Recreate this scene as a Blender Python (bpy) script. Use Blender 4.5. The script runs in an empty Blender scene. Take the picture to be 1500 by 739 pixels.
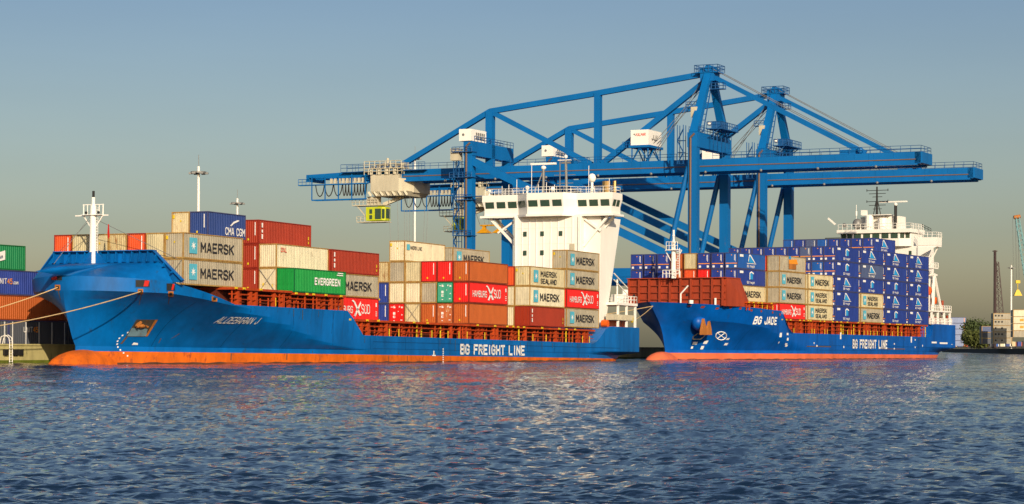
import bpy, math, random
import numpy as np
from mathutils import Vector, Matrix
R = math.radians
random.seed(7)
scn = bpy.context.scene
col = scn.collection

# ------------------------------------------------------------------ camera
F = 3300.0                      # focal length in pixels of a 1500 px wide picture
CAMZ = 1.9
cd = bpy.data.cameras.new('camera'); cam = bpy.data.objects.new('camera', cd); col.objects.link(cam)
cd.sensor_width = 36; cd.lens = 36 * F / 1500
cd.shift_y = (510.5 - 369.5) / 1500
cd.clip_start = 1; cd.clip_end = 30000
cam.location = (0, 0, CAMZ)
cam.rotation_euler = (Matrix.Rotation(R(90), 4, 'X') @ Matrix.Rotation(R(0.2), 4, 'Z')).to_euler()
scn.camera = cam

# ------------------------------------------------------------------ light
SUN_AZ, SUN_EL = 15.0, 20.0     # degrees right of straight behind the camera, height
to_sun = Vector((math.sin(R(SUN_AZ)) * math.cos(R(SUN_EL)), -math.cos(R(SUN_AZ)) * math.cos(R(SUN_EL)), math.sin(R(SUN_EL))))
sd = bpy.data.lights.new('sun', 'SUN'); sd.energy = 4.8; sd.angle = R(0.5); sd.color = (1.0, 0.83, 0.62)
sun = bpy.data.objects.new('sun', sd); col.objects.link(sun)
sun.rotation_euler = to_sun.to_track_quat('Z', 'Y').to_euler()
w = bpy.data.worlds.new('World'); scn.world = w; w.use_nodes = True
nt = w.node_tree; bgn = nt.nodes['Background']
sky = nt.nodes.new('ShaderNodeTexSky'); sky.sky_type = 'NISHITA'; sky.sun_disc = False
sky.sun_elevation = R(SUN_EL); sky.sun_rotation = R(180 - SUN_AZ)
sky.altitude = 0; sky.air_density = 1.0; sky.dust_density = 2.2; sky.ozone_density = 1.6
# the hazy evening air greys and warms the lowest sky
tc = nt.nodes.new('ShaderNodeTexCoord'); sp = nt.nodes.new('ShaderNodeSeparateXYZ')
rp = nt.nodes.new('ShaderNodeValToRGB'); mx = nt.nodes.new('ShaderNodeMix'); mx.data_type = 'RGBA'; mx.blend_type = 'MULTIPLY'
mx.inputs['Factor'].default_value = 1
rp.color_ramp.elements[0].position = 0.0; rp.color_ramp.elements[0].color = (1.0, 0.87, 0.70, 1)
rp.color_ramp.elements[1].position = 0.5; rp.color_ramp.elements[1].color = (0.53, 0.58, 0.66, 1)
e = rp.color_ramp.elements.new(0.02); e.color = (0.95, 0.83, 0.69, 1)
e = rp.color_ramp.elements.new(0.05); e.color = (0.71, 0.67, 0.62, 1)
e = rp.color_ramp.elements.new(0.15); e.color = (0.51, 0.54, 0.60, 1)
nt.links.new(tc.outputs['Generated'], sp.inputs[0]); nt.links.new(sp.outputs['Z'], rp.inputs[0])
nt.links.new(sky.outputs[0], mx.inputs['A']); nt.links.new(rp.outputs[0], mx.inputs['B'])
cn = nt.nodes.new('ShaderNodeTexNoise'); cn.inputs['Scale'].default_value = 2.2; cn.inputs['Detail'].default_value = 5; cn.inputs['Roughness'].default_value = .55
cm = nt.nodes.new('ShaderNodeMapping'); cm.inputs['Scale'].default_value = (1, 1, 7); nt.links.new(tc.outputs['Generated'], cm.inputs[0]); nt.links.new(cm.outputs[0], cn.inputs['Vector'])
cr = nt.nodes.new('ShaderNodeMapRange'); cr.inputs[1].default_value = .3; cr.inputs[2].default_value = .7; cr.inputs[3].default_value = .965; cr.inputs[4].default_value = 1.035; nt.links.new(cn.outputs[0], cr.inputs[0])
cs = nt.nodes.new('ShaderNodeVectorMath'); cs.operation = 'SCALE'; nt.links.new(mx.outputs['Result'], cs.inputs[0]); nt.links.new(cr.outputs[0], cs.inputs['Scale'])
nt.links.new(cs.outputs[0], bgn.inputs['Color'])
bgn.inputs['Strength'].default_value = 0.143
scn.view_settings.view_transform = 'Standard'; scn.view_settings.look = 'None'
scn.view_settings.exposure = 0.0; scn.view_settings.gamma = 1
try:
    scn.cycles.use_denoising = True; scn.cycles.denoiser = 'OPENIMAGEDENOISE'
    scn.cycles.max_bounces = 5; scn.cycles.glossy_bounces = 3; scn.cycles.diffuse_bounces = 2
    scn.cycles.transmission_bounces = 2; scn.cycles.caustics_reflective = False; scn.cycles.caustics_refractive = False
    scn.cycles.sample_clamp_indirect = 6
except Exception: pass

# ------------------------------------------------------------------ materials
MATS = {}
def mat(name, c, rough=0.5, metal=0.0, var=0.18, rust=0.0, rustc=(0.16, 0.06, 0.02), scale=0.6, streak=0.25, bump=0.0):
    if name in MATS: return MATS[name]
    m = bpy.data.materials.new(name); m.use_nodes = True; t = m.node_tree; N = t.nodes; K = t.links
    b = N['Principled BSDF']; b.inputs['Roughness'].default_value = rough; b.inputs['Metallic'].default_value = metal; b.inputs['Specular IOR Level'].default_value = 0.3
    tc = N.new('ShaderNodeTexCoord'); oi = N.new('ShaderNodeObjectInfo')
    ml = N.new('ShaderNodeVectorMath'); ml.operation = 'MULTIPLY_ADD'
    K.new(oi.outputs['Random'], ml.inputs[0]); ml.inputs[1].default_value = (37, 71, 19); K.new(tc.outputs['Object'], ml.inputs[2])
    mp = N.new('ShaderNodeMapping'); mp.inputs['Scale'].default_value = (1, 1, streak); K.new(ml.outputs[0], mp.inputs[0])
    n1 = N.new('ShaderNodeTexNoise'); n1.inputs['Scale'].default_value = scale; n1.inputs['Detail'].default_value = 7; n1.inputs['Roughness'].default_value = 0.65
    K.new(mp.outputs[0], n1.inputs['Vector'])
    mr = N.new('ShaderNodeMapRange'); mr.inputs[1].default_value = 0.3; mr.inputs[2].default_value = 0.7
    mr.inputs[3].default_value = 1 - var; mr.inputs[4].default_value = 1 + var * 0.5; K.new(n1.outputs[0], mr.inputs[0])
    mul = N.new('ShaderNodeVectorMath'); mul.operation = 'SCALE'; mul.inputs[0].default_value = c[:3]; K.new(mr.outputs[0], mul.inputs['Scale'])
    out = mul.outputs[0]
    if rust > 0:
        n2 = N.new('ShaderNodeTexNoise'); n2.inputs['Scale'].default_value = scale * 2.3; n2.inputs['Detail'].default_value = 9; n2.inputs['Roughness'].default_value = 0.7
        K.new(mp.outputs[0], n2.inputs['Vector'])
        r2 = N.new('ShaderNodeMapRange'); r2.inputs[1].default_value = 0.70 - rust * 0.3; r2.inputs[2].default_value = 0.80 - rust * 0.25; K.new(n2.outputs[0], r2.inputs[0])
        mixn = N.new('ShaderNodeMix'); mixn.data_type = 'RGBA'; K.new(r2.outputs[0], mixn.inputs['Factor'])
        K.new(out, mixn.inputs['A']); mixn.inputs['B'].default_value = (*rustc, 1); out = mixn.outputs['Result']
    K.new(out, b.inputs['Base Color'])
    if bump:
        bp = N.new('ShaderNodeBump'); bp.inputs['Distance'].default_value = bump; bp.inputs['Strength'].default_value = 0.6
        K.new(n1.outputs[0], bp.inputs['Height']); K.new(bp.outputs[0], b.inputs['Normal'])
    MATS[name] = m; return m

M = dict(
 crane=mat('crane blue paint', (0.0, 0.13, 0.40), 0.5, var=0.16, rust=0.12, scale=0.25),
 crane_dark=mat('crane walkway blue', (0.01, 0.09, 0.27), 0.5),
 hull=mat('ship blue paint', (0.0, 0.125, 0.42), 0.42, var=0.45, rust=0.3, rustc=(0.02, 0.05, 0.10), scale=0.25, streak=0.4),
 hull2=mat('far ship blue paint', (0.0, 0.095, 0.42), 0.42, var=0.4, rust=0.3, rustc=(0.02, 0.05, 0.09), scale=0.25, streak=0.4),
 boot=mat('orange antifouling', (0.68, 0.13, 0.005), 0.75, var=0.4, rust=0.5, rustc=(0.30, 0.06, 0.015), scale=0.5, streak=0.5),
 boot2=mat('salmon antifouling', (0.70, 0.15, 0.06), 0.7, var=0.3, rust=0.2, rustc=(0.3, 0.11, 0.06), scale=0.3, streak=0.6),
 deckred=mat('deck red lead', (0.45, 0.055, 0.008), 0.6, var=0.4, rust=0.3, rustc=(0.10, 0.03, 0.015), scale=1.1),
 redbrown=mat('red brown steel', (0.33, 0.05, 0.018), 0.6, var=0.25, rust=0.12, scale=0.6),
 white=mat('ship white paint', (0.87, 0.84, 0.76), 0.5, var=0.07, rust=0.05, rustc=(0.5, 0.4, 0.28), scale=0.5),
 whitet=mat('white lettering', (0.85, 0.84, 0.80), 0.5, var=0.06),
 beige=mat('beige machinery paint', (0.56, 0.51, 0.37), 0.5, var=0.2, rust=0.1, scale=0.6),
 glass=mat('wheelhouse glass', (0.04, 0.075, 0.055), 0.06, var=0.1),
 black=mat('black rubber and dark openings', (0.02, 0.02, 0.02), 0.6),  # also colours flat plates that stand for the dark inside of openings
 grey=mat('grey steel', (0.22, 0.22, 0.21), 0.5, metal=0.3),
 brass=mat('exhaust gold', (0.45, 0.30, 0.12), 0.35, metal=0.8),
 yellow=mat('safety yellow', (0.70, 0.50, 0.02), 0.5, rust=0.1),
 lime=mat('cab lime yellow', (0.50, 0.56, 0.02), 0.45, var=0.1),
 orange=mat('lifeboat orange', (0.80, 0.12, 0.01), 0.5, var=0.1),
 anchor=mat('rusty anchor', (0.42, 0.15, 0.03), 0.7, var=0.4),
 pipe=mat('brown pipe', (0.16, 0.10, 0.07), 0.6),
 concrete=mat('quay concrete', (0.52, 0.46, 0.20), 0.9, var=0.35, rust=0.25, rustc=(0.10, 0.09, 0.05), scale=0.5, bump=0.05),
 algae=mat('wet algae band', (0.14, 0.17, 0.02), 0.6, var=0.5, scale=1.5),
 asphalt=mat('quay asphalt', (0.06, 0.06, 0.06), 0.9),
 rope=mat('mooring rope', (0.60, 0.42, 0.20), 0.8),
 red=mat('signal red', (0.55, 0.02, 0.015), 0.5),
 cyan=mat('light blue emblem', (0.10, 0.45, 0.58), 0.5, var=0.1),
 blackt=mat('black lettering', (0.03, 0.03, 0.035), 0.5, var=0.1),
 redt=mat('red lettering', (0.75, 0.05, 0.02), 0.5, var=0.1),
 oranget=mat('orange lettering', (0.85, 0.30, 0.02), 0.5, var=0.1),
 bluet=mat('blue emblem', (0.02, 0.30, 0.65), 0.5, var=0.1),
 bark=mat('bark', (0.10, 0.07, 0.04), 0.9),
)
# container paints
CP = {}
def cpaint(key, c, rust=0.12, rough=0.5, var=0.16, rustc=(0.20, 0.08, 0.03)):
    CP[key] = mat('container ' + key, c, rough, var=var, rust=rust, rustc=rustc, scale=0.9, streak=0.35)
cpaint('cream', (0.55, 0.48, 0.29), 0.34, var=.25)
cpaint('rusty cream', (0.52, 0.42, 0.22), 0.62, rustc=(0.24, 0.10, 0.03))
cpaint('grey', (0.37, 0.33, 0.24), 0.3, var=.25)
cpaint('white', (0.66, 0.60, 0.42), 0.28, var=.22)
cpaint('orange', (0.66, 0.085, 0.02), 0.1)
cpaint('brown', (0.44, 0.10, 0.018), 0.2)
cpaint('dark red', (0.31, 0.032, 0.012), 0.18)
cpaint('red', (0.70, 0.015, 0.012), 0.05)
cpaint('green', (0.01, 0.27, 0.05), 0.05)
cpaint('dark green', (0.01, 0.20, 0.07), 0.05)
cpaint('teal', (0.06, 0.36, 0.24), 0.2)
cpaint('blue', (0.022, 0.05, 0.28), 0.12, var=.3)
cpaint('bright blue', (0.015, 0.10, 0.38), 0.1)
cpaint('dull blue', (0.08, 0.11, 0.22), 0.25)
cpaint('navy', (0.02, 0.05, 0.20), 0.05)
cpaint('patterned orange', (0.48, 0.13, 0.04), 0.5, rustc=(0.55, 0.40, 0.2))
cpaint('slate', (0.07, 0.08, 0.10), 0.05)
FRAMEM = {k: mat('frame ' + k, tuple(v * 0.8 for v in c), 0.55, var=0.3, rust=r_, rustc=(0.30, 0.13, 0.03), scale=2.0) for k, c, r_ in (
    ('light', (0.52, 0.33, 0.10), 0.7), ('red', (0.34, 0.03, 0.015), 0.2), ('blue', (0.07, 0.08, 0.20), 0.2), ('green', (0.01, 0.18, 0.05), 0.2), ('brown', (0.28, 0.06, 0.02), 0.2))}
def framefor(k):
    if k in ('cream', 'rusty cream', 'grey', 'white'): return FRAMEM['light']
    if k in ('orange', 'red', 'dark red'): return FRAMEM['red']
    if k in ('brown', 'patterned orange'): return FRAMEM['brown']
    if 'green' in k or k == 'teal': return FRAMEM['green']
    return FRAMEM['blue']

# ------------------------------------------------------------------ mesh helper
class MB:
    def __init__(s): s.v = []; s.f = []; s.m = []
    def add(s, vs, fs, mi=0):
        o = len(s.v); s.v += [tuple(p) for p in vs]; s.f += [tuple(i + o for i in f) for f in fs]; s.m += [mi] * len(fs)
    def box(s, a, b, mi=0):
        (x0, y0, z0), (x1, y1, z1) = a, b
        if x0 > x1: x0, x1 = x1, x0
        if y0 > y1: y0, y1 = y1, y0
        if z0 > z1: z0, z1 = z1, z0
        s.add([(x0,y0,z0),(x1,y0,z0),(x1,y1,z0),(x0,y1,z0),(x0,y0,z1),(x1,y0,z1),(x1,y1,z1),(x0,y1,z1)],
              [(0,3,2,1),(4,5,6,7),(0,1,5,4),(1,2,6,5),(2,3,7,6),(3,0,4,7)], mi); return s
    def beam(s, p, q, wd, ht, mi=0, up=(0,0,1), w2=None, h2=None):
        p = Vector(p); q = Vector(q); d = (q - p).normalized(); up = Vector(up)
        if abs(d.dot(up)) > 0.98: up = Vector((1, 0, 0))
        sx = d.cross(up).normalized(); uz = sx.cross(d).normalized()
        w2 = w2 or wd; h2 = h2 or ht; vs = []
        for c, a, b in ((p, wd, ht), (q, w2, h2)):
            for i, j in ((-1,-1),(1,-1),(1,1),(-1,1)): vs.append(c + sx * (i * a / 2) + uz * (j * b / 2))
        s.add(vs, [(0,1,2,3)[::-1],(4,5,6,7),(0,4,5,1)[::-1],(1,5,6,2)[::-1],(2,6,7,3)[::-1],(3,7,4,0)[::-1]][0:6], mi); return s
    def tube(s, p, q, r, n=8, mi=0, r2=None, cap=True):
        p = Vector(p); q = Vector(q); d = (q - p).normalized(); up = Vector((0, 0, 1))
        if abs(d.z) > 0.98: up = Vector((1, 0, 0))
        a = d.cross(up).normalized(); b = d.cross(a); r2 = r if r2 is None else r2
        vs = [c + (a * math.cos(2*math.pi*i/n) + b * math.sin(2*math.pi*i/n)) * rr for c, rr in ((p, r), (q, r2)) for i in range(n)]
        fs = [(i, (i+1) % n, (i+1) % n + n, i + n) for i in range(n)]
        if cap: fs += [tuple(range(n))[::-1], tuple(range(n, 2*n))]
        s.add(vs, fs, mi); return s
    def path(s, pts, r, n=6, mi=0):
        for a, b in zip(pts, pts[1:]): s.tube(a, b, r, n, mi)
        return s
    def ball(s, c, r, n=10, k=6, mi=0, sq=(1,1,1)):
        vs = []; fs = []
        for j in range(k + 1):
            th = math.pi * j / k
            for i in range(n):
                ph = 2*math.pi*i/n
                vs.append((c[0]+r*sq[0]*math.sin(th)*math.cos(ph), c[1]+r*sq[1]*math.sin(th)*math.sin(ph), c[2]+r*sq[2]*math.cos(th)))
        for j in range(k):
            for i in range(n): fs.append((j*n+i, (j+1)*n+i, (j+1)*n+(i+1)%n, j*n+(i+1)%n))
        s.add(vs, fs, mi); return s
    def prism(s, poly, z0, z1, mi=0, top=None):     # poly = (x, y) counter-clockwise; top = poly at z1
        n = len(poly); top = top or poly
        vs = [(x, y, z0) for x, y in poly] + [(x, y, z1) for x, y in top]
        s.add(vs, [tuple(range(n))[::-1], tuple(range(n, 2*n))] + [(i, (i+1) % n, (i+1) % n + n, i + n) for i in range(n)], mi); return s
    def plate(s, poly, axis, c, th, mi=0):          # polygon in the plane across 'axis', thickness th
        def P(u, v, k): return {'x': (k, u, v), 'y': (u, k, v), 'z': (u, v, k)}[axis]
        n = len(poly)
        vs = [P(u, v, c) for u, v in poly] + [P(u, v, c + th) for u, v in poly]
        s.add(vs, [tuple(range(n))[::-1], tuple(range(n, 2*n))] + [(i, (i+1) % n, (i+1) % n + n, i + n) for i in range(n)], mi); return s
    def rail(s, pts, h=1.05, step=1.5, r=0.035, mi=0):
        for a, b in zip(pts, pts[1:]):
            a = Vector(a); b = Vector(b); L = (b - a).length; n = max(1, int(L / step))
            for k in range(n + 1):
                p = a.lerp(b, k / n); s.tube(p, p + Vector((0, 0, h)), r, 4, mi, cap=False)
            for hh in (h, h * 0.52): s.tube(a + Vector((0,0,hh)), b + Vector((0,0,hh)), r, 4, mi, cap=False)
        return s
    def mesh(s, name, smooth=False):
        me = bpy.data.meshes.new(name); me.from_pydata(s.v, [], s.f)
        if any(s.m): me.polygons.foreach_set('material_index', s.m)
        if smooth: me.polygons.foreach_set('use_smooth', [True] * len(me.polygons))
        me.update()
        import bmesh
        bm = bmesh.new(); bm.from_mesh(me); bmesh.ops.recalc_face_normals(bm, faces=bm.faces); bm.to_mesh(me); bm.free()
        return me
    def build(s, name, mats, parent=None, smooth=False, loc=None):
        me = s.mesh(name, smooth)
        return link(name, me, mats, parent, loc)

def link(name, me, mats=None, parent=None, loc=None):
    o = bpy.data.objects.new(name, me); col.objects.link(o)
    if mats is not None:
        if not isinstance(mats, (list, tuple)): mats = [mats]
        while len(me.materials) < len(mats): me.materials.append(None)
        for i, m in enumerate(mats):
            if me.materials[i] is None: me.materials[i] = m
            elif me.materials[i] != m: o.material_slots[i].link = 'OBJECT'; o.material_slots[i].material = m
    if parent: o.parent = parent
    if loc: o.location = loc
    return o
def thing(name, label, cat, mw=None, group=None):
    o = bpy.data.objects.new(name, None); col.objects.link(o); o.empty_display_size = 0.5
    if mw is not None: o.matrix_world = mw if isinstance(mw, Matrix) else Matrix.Translation(mw)
    return tag(o, label, cat, group)
def tag(o, label=None, cat=None, group=None, kind=None):
    if label: o['label'] = label
    if cat: o['category'] = cat
    if group: o['group'] = group
    if kind: o['kind'] = kind
    return o

# block lettering drawn as strokes on a 4 x 6 grid
GL = {'A': ['0 0 1.7 6 2.3 6 4 0', '.6 1.7 3.4 1.7'], 'B': ['0 0 0 6 3 6 3.8 5.2 3.8 3.9 3.1 3.1 0 3.1', '3.1 3.1 4 2.3 4 .8 3.2 0 0 0'], 'C': ['4 4.6 4 5.1 3 6 1 6 0 5 0 1 1 0 3 0 4 .9 4 1.5'],
 'D': ['0 0 0 6 2.8 6 4 4.8 4 1.2 2.8 0 0 0'], 'E': ['4 6 0 6 0 0 4 0', '0 3.1 3.2 3.1'], 'F': ['4 6 0 6 0 0', '0 3.1 3.2 3.1'], 'G': ['4 4.8 3 6 1 6 0 5 0 1 1 0 3 0 4 1 4 2.8 2.3 2.8'],
 'H': ['0 0 0 6', '4 0 4 6', '0 3 4 3'], 'I': ['1 0 1 6'], 'J': ['3.4 6 3.4 1 2.4 0 1 0 0 1 0 1.8'], 'K': ['0 0 0 6', '4 6 .2 2.9', '1.4 3.7 4 0'], 'L': ['0 6 0 0 3.8 0'], 'M': ['0 0 0 6 2.2 2.4 4.4 6 4.4 0'],
 'N': ['0 0 0 6 4 0 4 6'], 'O': ['1 0 0 1 0 5 1 6 3 6 4 5 4 1 3 0 1 0'], 'P': ['0 0 0 6 3 6 4 5.1 4 3.7 3 2.8 0 2.8'], 'R': ['0 0 0 6 3 6 4 5.1 4 3.8 3 2.9 0 2.9', '2.2 2.9 4 0'],
 'S': ['4 5 3 6 1 6 0 5.1 0 4 .9 3.2 3.1 2.8 4 2 4 .9 3 0 1 0 0 1'], 'T': ['2 0 2 6', '0 6 4 6'], 'U': ['0 6 0 1 1 0 3 0 4 1 4 6'], 'Ü': ['0 4.9 0 1 1 0 3 0 4 1 4 4.9', '1 5.9 1.2 5.9', '2.8 5.9 3 5.9'],
 'V': ['0 6 2 0 4 6'], 'X': ['0 0 4 6', '0 6 4 0'], '4': ['3 0 3 6 0 2 4 2'], '5': ['4 6 .3 6 0 3.5 2.8 3.7 4 2.8 4 1 3 0 .8 0 0 .8'], '.': ['0 .2 .3 .2'],
 'c': ['3 3.6 .9 3.8 0 2.8 0 .9 .9 0 3 .2'], 'o': ['.9 0 0 .9 0 2.9 .9 3.8 2.3 3.8 3.2 2.9 3.2 .9 2.3 0 .9 0'], 'm': ['0 0 0 3.8 2 3.6 2 0', '2 3.6 4 3.6 4 0'],
 'r': ['0 0 0 3.8', '0 2.8 1 3.8 2.4 3.8'], 'e': ['0 2 3.2 2 3.2 3 2.3 3.8 .9 3.8 0 2.9 0 .9 .9 0 3 .2'], 'i': ['.5 0 .5 3.8', '.5 5.2 .5 5.7'], 'g': ['3.2 3.8 .9 3.8 0 2.9 0 1.3 .9 .4 3.2 .4', '3.2 3.8 3.2 -.8 2.4 -1.6 .4 -1.6'],
 'h': ['0 0 0 6', '0 3 1 3.8 2.4 3.8 3 3 3 0'], 't': ['1 6 1 .8 1.8 0 2.6 0', '0 4 2.4 4'], 'f': ['1 0 1 5.2 1.8 6 2.6 6', '0 3.8 2.4 3.8']}
GWID = {'I': 2, 'J': 3.4, 'M': 4.4, '.': .6, 'i': 1, 'r': 2.4, 't': 2.6, 'f': 2.6, 'c': 3, 'o': 3.2, 'e': 3.2, 'g': 3.2, 'h': 3, ' ': 2.2}
def text_mesh(txt, h, bold=0.0, shear=0.0, width=None, st=0.95):
    """block letters standing in the x-z plane facing -y, lower left at the origin, capital height h"""
    mb = MB(); x = st / 2
    for ch in txt:
        for ln in GL.get(ch, []):
            q = [float(v) for v in ln.split()]; pts = [Vector((x + q[i], 0.0, q[i + 1] * (6 - st) / 6 + st / 2)) for i in range(0, len(q), 2)]
            for i, (p0, p1) in enumerate(zip(pts, pts[1:])):
                d = (p1 - p0).normalized(); n_ = Vector((-d.z, 0, d.x)) * st / 2; e_ = d * st * .38; yy = Vector((0, -.002 * (i % 3), 0))
                mb.add([p0 - e_ - n_ + yy, p1 + e_ - n_ + yy, p1 + e_ + n_ + yy, p0 - e_ + n_ + yy], [(0, 1, 2, 3)])
        x += GWID.get(ch, 4) + st + .75
    tw = x - .75 - st / 2; sy = h / 6; sx = (width / tw) if width else sy
    mb.v = [((a + shear * c) * sx, b, c * sy) for a, b, c in mb.v]
    me = bpy.data.meshes.new('lettering'); me.from_pydata(mb.v, [], mb.f); me.update(); return me
TC = {}
def text(key, *a, **k):
    kk = (key,) + a + tuple(sorted(k.items()))
    if kk not in TC: TC[kk] = text_mesh(key, *a, **k)
    return TC[kk]

# ------------------------------------------------------------------ water
def water():
    rows = [20.0]
    while rows[-1] < 9000:
        y = rows[-1]; rows.append(y + max(0.06, 0.42 * y * y / (2253 * CAMZ)) if y < 900 else y * 1.08)
    Y = np.array(rows); nx = 900
    t = np.linspace(-1, 1, nx); t = 0.30 * t + 0.9 * t ** 7
    X = Y[:, None] * t[None, :]; YY = np.repeat(Y[:, None], nx, 1)
    Z = np.zeros_like(X); rg = np.random.default_rng(3)
    dy = np.gradient(Y)[:, None]
    for i in range(64):
        lam = 0.17 * (8.0 ** rg.random()); k = 2 * math.pi / lam; th = R(200) + rg.normal() * 0.7
        amp = 0.0062 * lam * (1.0 if lam < .7 else .7 / lam)
        Z += amp * np.sin(k * (X * math.sin(th) + YY * math.cos(th)) + rg.random() * 6.28)
    for i in range(26):
        lam = 2.5 * (5.0 ** rg.random()); k = 2 * math.pi / lam; th = R(200) + rg.normal() * 0.8
        Z += 0.0058 * lam ** 0.45 * np.clip((YY - 20) / 90, 0.1, 1) * np.sin(k * (X * math.sin(th) + YY * math.cos(th)) + rg.random() * 6.28)
    Z *= np.clip(1.25 - YY / 2500, 0.2, 1)
    n = nx * len(Y); co = np.stack([X, YY, Z], -1).reshape(-1, 3)
    i = np.arange(len(Y) - 1)[:, None] * nx + np.arange(nx - 1)[None, :]
    q = np.stack([i, i + 1, i + nx + 1, i + nx], -1).reshape(-1, 4)
    me = bpy.data.meshes.new('water'); me.vertices.add(n); me.vertices.foreach_set('co', co.ravel())
    me.loops.add(q.size); me.loops.foreach_set('vertex_index', q.ravel().astype(np.int32))
    me.polygons.add(len(q)); me.polygons.foreach_set('loop_start', np.arange(0, q.size, 4, dtype=np.int32))
    me.polygons.foreach_set('loop_total', np.full(len(q), 4, np.int32)); me.polygons.foreach_set('use_smooth', np.ones(len(q), bool))
    me.update(); me.validate()
    m = bpy.data.materials.new('harbour water'); m.use_nodes = True; T = m.node_tree; N = T.nodes; K = T.links
    b = N['Principled BSDF']; b.inputs['Base Color'].default_value = (0.007, 0.021, 0.05, 1); b.inputs['Roughness'].default_value = 0.04; b.inputs['IOR'].default_value = 1.33
    b.inputs['Roughness'].default_value = 0.06
    tc = N.new('ShaderNodeTexCoord'); ge = N.new('ShaderNodeNewGeometry'); cur = ge.outputs['Normal']
    for sc, amp, dtl, ry in ((0.04, 0.14, 3, 2.2), (2.2, 0.5, 3, 1.5), (7.0, 1.0, 3, 1.6)):
        mp = N.new('ShaderNodeMapping'); mp.inputs['Scale'].default_value = (0.7, ry, 1); mp.inputs['Rotation'].default_value = (0, 0, R(12)); K.new(tc.outputs['Object'], mp.inputs[0])
        nn = N.new('ShaderNodeTexNoise'); nn.inputs['Scale'].default_value = sc; nn.inputs['Detail'].default_value = dtl; nn.inputs['Roughness'].default_value = 0.5
        K.new(mp.outputs[0], nn.inputs['Vector'])
        if sc == 0.04: gust = nn
        sb = N.new('ShaderNodeVectorMath'); sb.operation = 'SUBTRACT'; K.new(nn.outputs['Color'], sb.inputs[0]); sb.inputs[1].default_value = (.5, .5, .5)
        ml = N.new('ShaderNodeVectorMath'); ml.operation = 'MULTIPLY_ADD'; 
        src = sb.outputs[0]
        if sc > 1:
            g1 = N.new('ShaderNodeTexNoise'); g1.inputs['Scale'].default_value = 0.06; g1.inputs['Detail'].default_value = 3
            gm = N.new('ShaderNodeMapping'); gm.inputs['Scale'].default_value = (0.35, 1.0, 1); K.new(tc.outputs['Object'], gm.inputs[0]); K.new(gm.outputs[0], g1.inputs['Vector'])
            gr = N.new('ShaderNodeMapRange'); gr.inputs[1].default_value = .36; gr.inputs[2].default_value = .62; gr.inputs[3].default_value = .55; gr.inputs[4].default_value = 1.35; K.new(g1.outputs[0], gr.inputs[0])
            gs = N.new('ShaderNodeVectorMath'); gs.operation = 'SCALE'; K.new(src, gs.inputs[0]); K.new(gr.outputs[0], gs.inputs['Scale']); src = gs.outputs[0]
        K.new(src, ml.inputs[0]); ml.inputs[1].default_value = (amp, amp * 1.4, 0); K.new(cur, ml.inputs[2]); cur = ml.outputs[0]
    no = N.new('ShaderNodeVectorMath'); no.operation = 'NORMALIZE'; K.new(cur, no.inputs[0]); K.new(no.outputs[0], b.inputs['Normal'])
    o = link('water', me, m); tag(o, kind='structure')
water()

# ------------------------------------------------------------------ quay (frame: x = s towards the water, y = a along the quay)
A1 = R(25.5); QROT = Matrix.Rotation(-A1, 4, 'Z')
def Q(s, u, z): return QROT @ Vector((s, u, z))            # s, u in quay coordinates
QE = -161.0
o = MB().box((-900, -300, 1.5), (QE - 0.6, 600, 2.0)).build('quay_ground', M['asphalt']); o.matrix_world = QROT; tag(o, kind='structure')
root = thing('quay_wall', 'weathered concrete quay wall with green algae along the waterline', 'quay wall', QROT)
mb = MB()
mb.box((QE - 0.6, -300, 0.35), (QE, 600, 2.02)); mb.box((QE - 0.7, -300, 2.02), (QE + 0.12, 600, 2.2))
mb.build('wall', M['concrete'], root)
MB().box((QE - 0.55, -300, -1), (QE + 0.03, 600, 0.352)).build('algae_band', M['algae'], root)
def qpx(px, s):                                            # u on the quay line s seen at picture column px
    r = (px - 750) / F; ca, sa = math.cos(A1), math.sin(A1)
    return (r * -sa * s * -1 - ca * s) / (sa - r * ca) if False else ( -ca * s - r * sa * s) / (sa - r * ca) * 1.0
def wx(s, u):                                              # picture column of a quay point
    p = Q(s, u, 0); return 750 + F * p.x / p.y
def findu(px, s, lo=100, hi=900):
    for _ in range(50):
        m_ = (lo + hi) / 2
        if wx(s, m_) < px: lo = m_
        else: hi = m_
    return lo
for px in (7, 21, 29):
    u = findu(px, QE)
    MB().box((QE - 0.2, u - 0.35, 0.9), (QE + 0.28, u + 0.35, 1.6)).build('fender', M['black'], root)
u = findu(14, QE)
mb = MB()
for du in (-0.25, 0.25):
    mb.path([(QE + 0.2, u + du, 0.1), (QE + 0.2, u + du, 2.3), (QE + 0.1, u + du, 2.9), (QE - 0.4, u + du, 3.2), (QE - 1.0, u + du, 3.0), (QE - 1.2, u + du, 2.1)], 0.05)
for k in range(9): mb.tube((QE + 0.2, u - 0.25, 0.2 + k * 0.3), (QE + 0.2, u + 0.25, 0.2 + k * 0.3), 0.03)
o = mb.build('quay_ladder', M['white']); o.matrix_world = QROT
tag(o, 'pale ladder with curved handrails fixed to the quay wall', 'ladder')

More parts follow.
